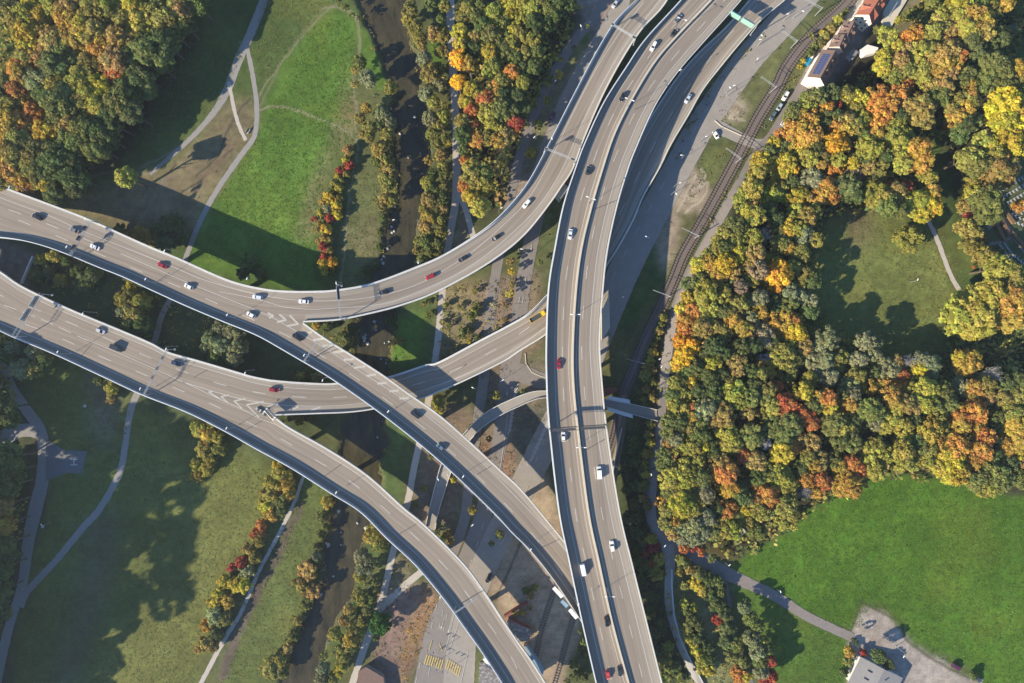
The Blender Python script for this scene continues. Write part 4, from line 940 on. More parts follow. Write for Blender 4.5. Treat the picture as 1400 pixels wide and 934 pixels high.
for px,py in ((891,651),(908,748),(996,774),(1068,811),(17,572),(1254,384),(904,490),(906,500),(58,719),(540,300)): put_lamp('p1',px,py,0,random.uniform(0,6.28),'path lamp')
put_lamp('g1',1238,894,0,math.radians(-120),'street lamp')
rank_label(items,lambda k,o,lm,n:(k+(', the only one near the ' if n==1 else ', '+(o+'nearest' if o else 'nearest')+' to the ')+lm))
# ---------------------------------------------------------------- gantries
def gantry(p0,p1,zd,h,label,m='steel',thick=.45,signs=(),half=False,kind=2):
    a=W(p0[0],p0[1],zd+h); b=W(p1[0],p1[1],zd+h); c=((a[0]+b[0])/2,(a[1]+b[1])/2,zd)
    th=thing('sign_gantry',c,label,'gantry'); A=Vector(a)-Vector(c); B=Vector(b)-Vector(c); d=(B-A).normalized(); n=Vector((-d.y,d.x,0))
    for P_ in ((A,) if half else (A,B)):
        mb=MB(); mb.tube((P_.x,P_.y,-.4),(P_.x,P_.y,h),.22,.18,8); mb.build('post',M[m],th)
        mb=MB(); mb.box((P_.x,P_.y,.1),(.8,.8,.4)); mb.build('foot',M['steel'],th)
    mb=MB()
    for s in (-1,1):
        for dz in (0,.7): mb.tube(A+n*s*thick+Vector((0,0,dz)),B+n*s*thick+Vector((0,0,dz)),.075,.075,5)
    k=int((B-A).length/1.4); 
    for i in range(k+1):
        p=A+(B-A)*i/k; s=1 if i%2 else -1
        mb.tube(p+n*thick*s,p-n*thick*s,.04,.04,4); mb.tube(p+n*thick,p+n*thick+Vector((0,0,.7)),.035,.035,4); mb.tube(p-n*thick,p-n*thick+Vector((0,0,.7)),.035,.035,4)
    mb.build('truss_beam',M[m],th)
    for t0,t1,mm,side,zz in signs:
        p=A+(B-A)*t0; q=A+(B-A)*t1; o=n*side*(thick+.14)
        mb=MB(); L=(q-p).length; mb.box(tuple((p+q)/2+o+Vector((0,0,.1))),(L,.16,zz),math.atan2(d.y,d.x)); s=mb.build('sign_panel',M[mm],th)
        mb=MB(); mb.box(tuple((p+q)/2-n*side*.1+Vector((0,0,.75))),(L*.9,.9,.06),math.atan2(d.y,d.x)); mb.build('walkway_grating',M['darksteel' if mm!='teal' else 'teal'],th)
    return th
gantry((96,350),(124,302),15.2,6.5,'sign gantry with black panels across the upper viaduct, the leftmost in the picture',signs=((.15,.3,'darksteel',1,2.6),(.42,.55,'darksteel',1,2.6),(.7,.83,'darksteel',1,2.6)))
gantry((20,460),(57,402),11,6.8,'broad gantry with frames of large sign panels at the start of the lower viaduct',thick=.9,signs=((.35,.62,'steel',1,3.2),(.68,.92,'steel',1,3.2)))
gantry((197,540),(229,478),11,6.5,'slim gantry with three small signal boxes across the lower viaduct',thick=.25,signs=((.35,.42,'darksteel',1,1.4),(.55,.62,'darksteel',1,1.4),(.78,.85,'darksteel',1,1.4)))
gantry((466,436),(462,389),14.6,6.5,'gantry across the curved branch just above the fork tip',thick=.3,signs=((.55,.95,'steel',1,2.8),))
gantry((416,494),(434,468),15.2,6.5,'half gantry reaching over the hatched branch below the fork tip',thick=.25,half=True)
gantry((745,203),(786,219),10.8,6,'white gantry across the curved branch level with the level crossing',thick=.3,signs=((.86,1.0,'steel',1,2),(0,.1,'steel',1,2)))
gantry((836,33),(869,53),10.5,6,'white gantry across the curved branch near the top edge',thick=.3,signs=((.86,1.0,'steel',1,2),(0,.1,'steel',1,2)))
gantry((997,15),(1034,37),5.3,7.5,'gantry with large green motorway signs over the descending carriageway',thick=.5,signs=((.05,.42,'teal',-1,3.4),(.48,.9,'teal',-1,3.4)))
gantry((621,838),(653,817),11.3,6.5,'half gantry reaching over the lower viaduct next to the zebra crossing',thick=.2,half=True)
th=gantry((752,588),(830,583),17.8,7.0,'dark truss gantry spanning both carriageways of the widest viaduct',m='darksteel',thick=.65,signs=((.02,.47,'darksteel',1,1.8),(.53,.98,'darksteel',1,1.8)))
gantry((363,560),(376,573),11,3.0,'short sign frame standing on the fork tip of the lower viaduct',thick=.7,signs=((.1,.9,'steel',1,2.6),))
def crash(px,py,zd,ang,label):
    a=W(px,py,zd); th=thing('crash_cushion',a,label,'barrier',math.radians(ang)); 
    for i in range(6):
        mb=MB(); mb.box((i*.9,0,.45),(.7,1.0+.16*i,.9)); mb.build('cushion_bay',M['darksteel' if i%2 else 'steel'],th)
crash(352,558.5,11,-33,'dark crash cushion in front of the fork tip of the lower viaduct')
# white panels and net cage hanging on the outer side of the upper viaduct near its lower end
for (x0,y0,x1,y1,lab,m) in ((758,802,770,815,'upper one of two long white panels hung outside the upper viaduct','white'),(780,832,790,844,'lower one of two long white panels hung outside the upper viaduct','white'),(769,820,777,828,'small pale blue frame between two long white panels outside the upper viaduct','blueroof')):
    a=Vector(W(x0,y0,12.4)); b=Vector(W(x1,y1,12.4)); c=(a+b)/2; L=(b-a).length; th=thing('screen_panel',tuple(c),lab,'panel',math.atan2((b-a).y,(b-a).x))
    mb=MB(); mb.box((0,-.6,.2),(L,1.6,.14)); mb.build('panel',M[m],th)
    mb=MB(); [mb.tube((x,.9,-.6),(x,-1.8,.1),.07,.07,5) for x in (-L/2+.3,0,L/2-.3)]; mb.build('bracket',M['steel'],th)
# catenary masts
it2=[]
cm=thing('catenary_mast',(0,0,0),'','railway mast'); mb=MB(); mb.box((0,0,4),(.3,.3,8)); mb.build('mast',M['steel'],cm)
mb=MB(); mb.tube((0,0,7.2),(-8.5,0,7.6),.09,.07,5); mb.tube((0,0,6.2),(-8.5,0,6.6),.07,.06,5); mb.tube((0,0,8),(-5,0,7.5),.03,.03,4)
for x in (-3.2,-8): mb.tube((x,0,7.5),(x,0,5.6),.05,.05,4)
mb.build('cross_arm',M['steel'],cm)
first=True
for px,py,a in ((1125,10,210),(1091,55,215),(1062,118,215),(1014,216,215),(956,322,205),(917,405,200),(880,497,195),(845,640,190)):
    x,y,_=W(px,py,8); g=float(T(x,y)); 
    if first: o=cm; first=False
    else: o=copy_tree(cm,(0,0,0),0,'x')
    o.location=(x,y,g); o.rotation_euler=(0,0,-math.radians(a)+math.pi); o['group']='railway masts'
    it2.append((px,py,'mast',lambda s,o=o:o.__setitem__('label',s)))
rank_label(it2,lambda k,o,lm,n:'grey railway mast with cross arm, '+(o+'nearest' if o else 'nearest')+' to the '+lm)
# traffic signals at the crossing
for px,py,a,lab in ((592,883,-20,'left traffic signal arm above the yellow zebra crossing'),(585,901,-20,'traffic signal arm lying along the left part of the zebra crossing'),(604,909,-20,'traffic signal arm between both parts of the zebra crossing')):
    g=G(px+9,py+5,.2); th=thing('traffic_light',g,lab,'traffic light',math.radians(180+a)); mb=MB(); mb.tube((0,0,0),(0,0,5.5),.1,.08,7); mb.tube((0,0,5.4),(5.5,0,5.7),.07,.06,6); mb.build('pole',M['steel'],th)
    for x in (2.5,5.2):
        mb=MB(); mb.box((x,0,5.2),(.35,.35,1.0)); mb.build('signal_head',M['darksteel'],th)
# ---------------------------------------------------------------- buildings
def house(name,lab,c1,c2,lv,he,hr,roof,wallm,floors=2,solar=False,dormers=0,windows=True,cat='house'):
    """c1,c2: image of the two eaves corners of the near gable; lv: image vector along the ridge"""
    A=Vector(W(c1[0],c1[1],he)); B=Vector(W(c2[0],c2[1],he)); C_=Vector(W(c1[0]+lv[0],c1[1]+lv[1],he)); x=(B-A); w=x.length; x.normalize(); y=Vector((-x.y,x.x,0)); L=abs((C_-A).dot(y)); sgn=1 if (C_-A).dot(y)>0 else -1
    base=(A.x,A.y,float(T(A.x,A.y))); th=thing(name,base,lab,cat); h=he-base[2]; rr=hr-base[2]
    def P(u,v,z): p=x*u+y*(v*sgn); return (p.x,p.y,z)
    mb=MB(); e=.35
    mb.quad(P(e,e,-.5),P(w-e,e,-.5),P(w-e,e,h-.1),P(e,e,h-.1)); mb.poly([P(e,e,h-.1),P(w-e,e,h-.1),P(w/2,e,rr-.25)])
    mb.quad(P(e,L-e,-.5),P(w-e,L-e,-.5),P(w-e,L-e,h-.1),P(e,L-e,h-.1)); mb.poly([P(e,L-e,h-.1),P(w-e,L-e,h-.1),P(w/2,L-e,rr-.25)])
    mb.quad(P(e,e,-.5),P(e,L-e,-.5),P(e,L-e,h-.1),P(e,e,h-.1)); mb.quad(P(w-e,e,-.5),P(w-e,L-e,-.5),P(w-e,L-e,h-.1),P(w-e,e,h-.1))
    o=mb.build('wall',M[wallm],th); fixn(o)
    mb=MB(); t=.22
    for s in (0,1):
        u0=-.1 if s==0 else w+.1
        a,b,c,d=P(u0,-.1,h-.12),P(w/2,-.1,rr),P(w/2,L+.1,rr),P(u0,L+.1,h-.12)
        up=lambda p:(p[0],p[1],p[2]+t)
        mb.quad(up(a),up(b),up(c),up(d)); mb.quad(a,b,c,d); mb.quad(a,d,up(d),up(a)); mb.quad(a,b,up(b),up(a)); mb.quad(d,c,up(c),up(d))
    ro=mb.build('roof',M[roof],th); fixn(ro)
    def slope(s,u,v,lift=.28):  # point on slope s (0 left,1 right), u 0 eave..1 ridge
        X=(w/2)*u if s==0 else w-(w/2)*u
        return P(X,v,h-.12+(rr-h+.12)*u+lift)
    mb=MB()
    for v in (L*.35,L*.7): 
        p=slope(1,.75,v); mb.box((p[0],p[1],p[2]+.3),(.5,.5,1.3),math.atan2(x.y,x.x))
    mb.build('chimney',M['rooftile' if roof!='greyroof' else 'greyroof'],ro)
    for v in (L*.25,L*.55,L*.8):
        mb=MB(); a,b,c,d=slope(0 if not solar else 1,.45,v),slope(0 if not solar else 1,.65,v),slope(0 if not solar else 1,.65,v+.8),slope(0 if not solar else 1,.45,v+.8); mb.quad(a,b,c,d); mb.build('skylight',M['glass'],ro)
    if solar:
        for r in range(2):
            for i in range(10):
                mb=MB(); v=L*.12+i*L*.075; a,b,c,d=slope(0,.22+.3*r,v,.36),slope(0,.49+.3*r,v,.36),slope(0,.49+.3*r,v+L*.06,.36),slope(0,.22+.3*r,v+L*.06,.36); mb.quad(a,b,c,d); mb.build('solar_panel',M['solar'],ro)
    for i in range(dormers):
        v=L*(i+.7)/(dormers+.4); mb=MB(); dw=min(2.6,L/(dormers+1)*.5); uu=w*.5
        for s in (0,1):
            X0=w-.2 if s else .2; pk=P(X0,v,h+1.9); bk=P(w/2,v,rr+.1); l=P(X0,v-dw,h+.15); r=P(X0,v+dw,h+.15)
            mb.poly([pk,bk,l]); mb.poly([pk,r,bk]); 
        mb.build('cross_gable',M[roof],ro)
        for s in (0,1):
            mb=MB(); X0=w-.25 if s else .25; mb.poly([P(X0,v-dw,h),P(X0,v+dw,h),P(X0,v,h+1.75)]); mb.build('gable_wall',M[wallm],ro)
    if windows:
        for fl in range(floors+1):
            z=1.3+fl*2.9
            for u in ([.22,.5,.78] if fl<floors else [.38,.62]):
                if z+1.2>h+(1.8 if fl==floors else 0): continue
                mb=MB(); c=P(w*u,e-.04,z+.7); mb.box(c,(.8,.1,1.1),math.atan2(x.y,x.x)); f=mb.build('window',M['wood'],th)
                mb=MB(); c=P(w*u,e-.10,z+.7); mb.box(c,(.6,.06,.9),math.atan2(x.y,x.x)); mb.build('pane',M['glass'],f)
            for s in (0,1):
                k=max(2,int(L/3.5))
                for i in range(k):
                    if z+1.4>h: continue
                    c=P(e-.04 if s==0 else w-e+.04,L*(i+.5)/k,z+.7); mb=MB(); mb.box(c,(.1,1.0,1.3),math.atan2(x.y,x.x)); f=mb.build('window',M['wood'],th)
                    c=P(e-.1 if s==0 else w-e+.1,L*(i+.5)/k,z+.7); mb=MB(); mb.box(c,(.06,.8,1.1),math.atan2(x.y,x.x)); mb.build('pane',M['glass'],f)
    mb=MB(); c=P(w*.5,e-.05,1.0); mb.box(c,(1.1,.12,2.1),math.atan2(x.y,x.x)); dr=mb.build('door',M['wood'],th)
    return th
house('house','long house with blank white gable, brown roof and blue solar panels beside the rails',(1104,105),(1127.5,118),(27,-33),8.5,12.5,'rooftile','white',2,solar=True,windows=False)
house('house','brown-roofed middle house with pinkish gable wall, joined behind the solar panels',(1133.5,64),(1152,72),(11,-14),9.5,12.8,'rooftile','pink',2,dormers=1,windows=False)
house('house','brown-roofed house with dark roof valleys, between the pink gable and the red roof',(1145,48.5),(1163,57),(14,-17),9.0,12,'rooftile','pink',2,dormers=1)
house('house','large cream house with a red tiled roof, cross gables and gable windows',(1170,20),(1192,34),(38,-44),8.0,12.5,'redtile','cream',2,dormers=3)
def flatb(name,lab,pts,h,roof,wallm,cat='building'):
    P_=[Vector(W(x,y,h)) for x,y in pts]; c=sum(P_,Vector())/len(P_); g=float(T(c.x,c.y)); th=thing(name,(c.x,c.y,g),lab,cat)
    Q_=[(p.x-c.x,p.y-c.y) for p in P_]; mb=MB()
    for i in range(len(Q_)): a,b=Q_[i],Q_[(i+1)%len(Q_)]; mb.quad((a[0]*.97,a[1]*.97,-.5),(b[0]*.97,b[1]*.97,-.5),(b[0]*.97,b[1]*.97,h-g-.3),(a[0]*.97,a[1]*.97,h-g-.3))
    mb.build('wall',M[wallm],th); mb=MB(); mb.poly([(a[0],a[1],h-g) for a in Q_]); mb.poly([(a[0],a[1],h-g-.3) for a in reversed(Q_)])
    for i in range(len(Q_)): a,b=Q_[i],Q_[(i+1)%len(Q_)]; mb.quad((a[0],a[1],h-g-.3),(b[0],b[1],h-g-.3),(b[0],b[1],h-g),(a[0],a[1],h-g))
    o=mb.build('roof',M[roof],th); fixn(o)
    mb=MB(); a,b=Q_[0],Q_[1]; mb.box(((a[0]+b[0])/2*.97,(a[1]+b[1])/2*.97,1.1),(1.2,.15,2.1),math.atan2(b[1]-a[1],b[0]-a[0])); mb.build('door',M['wood'],th)
    return th
flatb('annex','low pale flat-roofed annex at the edge of the trees behind the houses',[(1176,68),(1186,61),(1201,65),(1199,72),(1182,76)],3.2,'white','white')
flatb('garage','low building with grey roof between the houses and the dark garden',[(1160,75),(1167,66),(1174,71),(1166,81)],3,'greyroof','white')
flatb('paved_terrace','raised pale terrace with white walls behind the red-roofed house',[(1205,34),(1209,14),(1222,-8),(1245,-8),(1228,20),(1216,42)],1.2,'median','white','terrace')
# hall at the bottom right
th=house('hall','large hall with pale grey two-part roof and white side wall at the field edge',(1177,898.5),(1234,927),(-14,36),9.2,11.0,'greyroof','white',2,windows=False,cat='hall')
# mossy shed
A=[W(x,y,4.2) for x,y in ((694,847),(726,861),(724,876),(711,878),(690,866))]; c=np.mean(np.array(A),0); th=thing('shed',(c[0],c[1],0),'old shed with patchy grey mossy roof, half hidden by the lower viaduct','shed')
mb=MB(); R1_=Vector(W(702,858,5.3))-Vector((c[0],c[1],0)); R2_=Vector(W(717,866,5.3))-Vector((c[0],c[1],0)); B_=[Vector(a)-Vector((c[0],c[1],0)) for a in A]
mb.poly([B_[0],B_[1],R2_,R1_]); mb.poly([B_[1],B_[2],R2_]); mb.poly([B_[2],B_[3],R2_]); mb.poly([B_[3],B_[4],R1_,R2_]); mb.poly([B_[4],B_[0],R1_]); o=mb.build('roof',M['mossroof'],th)
mb=MB()
for i in range(5): a=B_[i]*.93; b=B_[(i+1)%5]*.93; mb.quad((a.x,a.y,-.2),(b.x,b.y,-.2),(b.x,b.y,4.1),(a.x,a.y,4.1))
mb.build('wall',M['redwall'],th); mb=MB(); mb.box((B_[2].x*.93,B_[2].y*.9,1.1),(1,.2,2.1)); mb.build('door',M['wood'],th)
flatb('platform_canopy','long pale blue canopy roof tucked under the lower viaduct beside the rails',[(716,884),(722,884),(744,916),(741,926)],4,'blueroof','blueroof','canopy')
th=flatb('shed','grey weathered shed roof with pale edge under the viaduct next to the zebra crossing',[(655,910),(662,910),(684,922),(690,940),(655,940)],3.6,'mossroof','white','shed')
flatb('bus_shelter','white covered shelter corner beside the grey shed near the zebra crossing',[(660,902),(668,896),(675,907),(668,912)],3,'white','white','shelter')
flatb('workshop','roof corner of a dark building at the bottom edge beside the gravel path',[(490,918),(500,912),(524,926),(530,960),(486,960)],3.5,'rooftile','greyroof','workshop')
def lwall(name,lab,pts,h,w,m,cat='wall'):
    Wp=np.array([G(*p) for p in pts]); c=Wp[0]; th=MB(); t=np.gradient(Wp[:,:2],axis=0); t/=np.linalg.norm(t,axis=1)[:,None]; n=np.column_stack([-t[:,1],t[:,0],0*t[:,0]])*w/2
    A=Wp-c+n; B=Wp-c-n; up=np.array((0,0,h)); dn=np.array((0,0,.4)); th.strip(A+up,B+up); th.strip(A-dn,A+up); th.strip(B+up,B-dn)
    for k in (0,-1): th.quad(A[k]-dn,A[k]+up,B[k]+up,B[k]-dn)
    o=th.build(name,M[m]); o.location=tuple(c); fixn(o); return tag(o,lab,cat)
lwall('garden_wall','thin white wall between the two viaducts at the left edge',[(47,351),(31,388)],1.4,.6,'white')
lwall('retaining_wall','brick red retaining wall edging the sandy yard beside the mossy shed',[(690,841),(705,831),(721,822)],2.2,1.0,'redwall')
lwall('roadside_wall','pale low wall along the west side of the path fork loop',[(918,778),(918,800),(921,840),(928,868),(940,895),(955,922),(964,940)],1.0,.5,'parapet')
lwall('retaining_wall','long pale retaining wall beside the rails below the footbridge',[(850,585),(846,600),(838,640),(832,680)],1.5,.5,'median')
lwall('parapet_wall','low pale kerb wall curving round the grassy roundabout edge near the yellow truck',[(718,483),(719,497),(727,509),(740,515),(752,517)],.3,.4,'median')
lwall('approach_wall','low pale wall along the approach to the level crossing',[(977,165),(986,173),(1014,186)],.5,.3,'median')
flatb('abutment','sandy concrete bridge abutment beside the widest viaduct above the footbridge',[(823,424),(833,404),(834,448),(823,466)],3.0,'median','median','abutment')
flatb('abutment','rust-brown abutment block between the widest viaduct and the footbridge',[(824,531),(844,530),(843,536),(826,543)],3.5,'redwall','redwall','abutment')
flatb('picnic_shelter','small pale wooden roof in the trees at the field edge',[(1007,729),(1016,722),(1020,727),(1011,735)],8.0,'wood','wood','shelter')
# cemetery
gi=[]
for (x0,y0,x1,y1,n,rows,dx,dy) in ((1366,262,1402,241,9,3,6,8),(1385,288,1402,294,4,3,-2,7),(1367,335,1378,352,6,2,6,-3),(1378,352,1395,366,5,2,5,-5)):
    for r in range(rows):
        for k in range(n):
            f=k/(n-1); gi.append((x0+(x1-x0)*f+dx*r,y0+(y1-y0)*f+dy*r))
gp=MB(); gp.box((0,0,.06),(.7,1.7,.14)); gp.box((0,.8,.55),(.7,.16,1.0)); g0=None
for x,y in gi:
    q=G(x,y)
    if g0 is None: g0=gp.build('gravestone',M['grave']); o=g0
    else: o=g0.copy(); COL.objects.link(o)
    o.location=q; o.rotation_euler=(0,0,math.radians(28)); tag(o,'small pale gravestone in the cemetery rows','gravestone','gravestones in the cemetery')
for i,(pts,lab) in enumerate((([(1357,302),(1372,330)],'brown clipped hedge left of the cemetery cross paths'),([(1364,296),(1378,322)],'second brown clipped hedge beside the cemetery path'),([(1380,318),(1402,340)],'brown clipped hedge right of the cemetery cross paths'),([(1372,290),(1384,306)],'short brown clipped hedge above the cemetery cross paths'))):
    lwall('clipped_hedge',lab,pts,1.5,1.5,'hedgeb','hedge')
# river boulders
bm=bmesh.new(); bmesh.ops.create_icosphere(bm,subdivisions=2,radius=1)
for v in bm.verts: v.co*=1+.22*math.sin(v.co.x*3+1)*math.cos(v.co.y*2.6)+random.uniform(-.06,.06); v.co.z*=.6
me=bpy.data.meshes.new('boulder'); bm.to_mesh(me); bm.free(); me.materials.append(M['stone']); it3=[]
RK=[(582,184),(545,200),(574.5,210),(558.5,216),(535,310),(539,316),(525,351),(522,355),(540,283),(575,310),(565,56),(535,149),(567,160),(547,183),(597,182),(514,451),(498,462),(526,469),(532,467),(521,491),(528,497),(536,474),(516,598),(463,699),(466,728),(449,745),(466,745),(456,788),(438,813),(501,722),(489,715),(446,742),(498,466),(503,470),(512,440),(448,748),(528,492),(500,458),(536,318),(524,360),(518,348),(530,340)]
for i,(x,y) in enumerate(RK):
    s=random.uniform(.45,.95) if i not in (16,25,28,29) else 1.2
    o=bpy.data.objects.new('boulder',me); link(o); p=W(x,y,-1.2); o.location=p; o.scale=(s,s*random.uniform(.7,1),s); o.rotation_euler=(0,0,random.uniform(0,6)); o['category']='boulder'; o['group']='boulders in the river'
    it3.append((x,y,'boulder',lambda s_,o=o:o.__setitem__('label',s_)))
for i in range(26):
    f=random.random(); x=459-14*f+random.uniform(-4,4); y=862+46*f; s=random.uniform(.5,1.3)
    o=bpy.data.objects.new('boulder',me); link(o); o.location=W(x,y,-1.0); o.scale=(s,s*.8,s*.8); o.rotation_euler=(0,0,random.uniform(0,6)); tag(o,'white boulder heaped in the rocky weir on the river bank','boulder','white boulders of the weir')
rank_label(it3,lambda k,o,lm,n:'pale boulder in the river, '+(o+'nearest' if o else 'nearest')+' to the '+lm)
# ---------------------------------------------------------------- people on the paths
def person(px,py,col,lab,cat='person'):
    me=bpy.data.meshes.new('person'); V_=[(0,0,.95),(0,0,1.2),(0,0,1.45),(0,0,1.56),(0,0,1.7),(.1,0,.9),(.12,.12,.5),(.12,.05,.08),(.12,.2,.03),(-.1,0,.9),(-.12,-.08,.5),(-.12,-.22,.1),(-.12,-.08,.03),(.2,0,1.42),(.27,-.06,1.15),(.25,.08,.92),(-.2,0,1.42),(-.27,.06,1.15),(-.25,.12,.92)]
    E_=[(0,1),(1,2),(2,3),(3,4),(0,5),(5,6),(6,7),(7,8),(0,9),(9,10),(10,11),(11,12),(2,13),(13,14),(14,15),(2,16),(16,17),(17,18)]
    me.from_pydata(V_,E_,[]); o=bpy.data.objects.new('person',me); link(o); md=o.modifiers.new('skin','SKIN'); me.update()
    R_=[.15,.14,.15,.07,.11,.1,.075,.05,.045,.1,.075,.05,.045,.07,.05,.04,.07,.05,.04]
    for i,r in enumerate(R_): me.skin_vertices[0].data[i].radius=(r,r)
    me.skin_vertices[0].data[0].use_root=True; o.modifiers.new('s','SUBSURF').levels=1
    dg=bpy.context.evaluated_depsgraph_get(); dg.update(); m2=bpy.data.meshes.new_from_object(o.evaluated_get(dg)); o.modifiers.clear(); o.data=m2; m2.materials.clear(); m2.materials.append(M[col]); o.location=G(px,py,.15); o.rotation_euler=(0,0,random.uniform(0,6)); tag(o,lab,cat)
    return o
person(172.5,592,'cloth','person in dark clothes walking on the park track below the lower viaduct')
person(53.5,590,'cloth','person in dark clothes on the wide park road junction beside the helipad')
person(622,169,'cloth','person in dark clothes walking on the gravel river path by the orange trees')
person(488,209,'cloth','person standing where the meadow track meets the hedge of red bushes')
for px,py,lab in ((58,720,'white marker box on the lawn beside the dark park road'),(116,555,'small pale grey boulder in the shaded lawn above the helipad')):
    o=bpy.data.objects.new('marker_stone',me); link(o); o.location=G(px,py,.2); o.scale=(.9,.9,.8); tag(o,lab,'stone')
g=G(340,180,.2); th=thing('park_bench',g,'dark bench with pale end beside the fork of the park tracks','bench',math.radians(60)); mb=MB(); mb.box((0,0,.45),(2.6,.9,.12)); mb.build('seat',M['wood'],th)
mb=MB(); mb.box((0,.45,.8),(2.6,.1,.6)); mb.build('backrest',M['darksteel'],th)
for x in (-1,1): mb=MB(); mb.box((x,0,.2),(.12,.8,.4)); mb.build('leg',M['darksteel'],th)

flatb('abutment','pale sloping abutment in the narrow gap where the curved branch meets the widest viaduct',[(760,264),(770,250),(778,256),(766,272)],9.3,'median','median','abutment')
flatb('bearing_block','rust red bearing block in the narrow gap above the pale abutment',[(771,249),(779,236),(785,240),(779,255)],9.5,'redwall','redwall','bearing block')
# ---------------------------------------------------------------- trees
TC={'G':(.090,.112,.038),'g':(.138,.152,.046),'o':(.208,.186,.050),'l':(.255,.235,.050),'y':(.345,.285,.045),'Y':(.38,.29,.038),'a':(.330,.222,.050),'A':(.48,.275,.034),'O':(.365,.180,.048),'R':(.34,.130,.048),'r':(.29,.065,.045),'b':(.270,.195,.065),'B':(.230,.175,.110),'s':(.26,.25,.24),'M':(.036,.085,.020),'p':(.190,.198,.100)}
CN={'G':'dark green','g':'mid green','o':'olive','l':'yellow-green','y':'mustard yellow','Y':'bright yellow','a':'golden brown','A':'amber','O':'orange','R':'orange-red','r':'crimson','b':'brown','B':'pinkish brown','p':'grey-green','s':'bare silvery','M':'vivid green'}
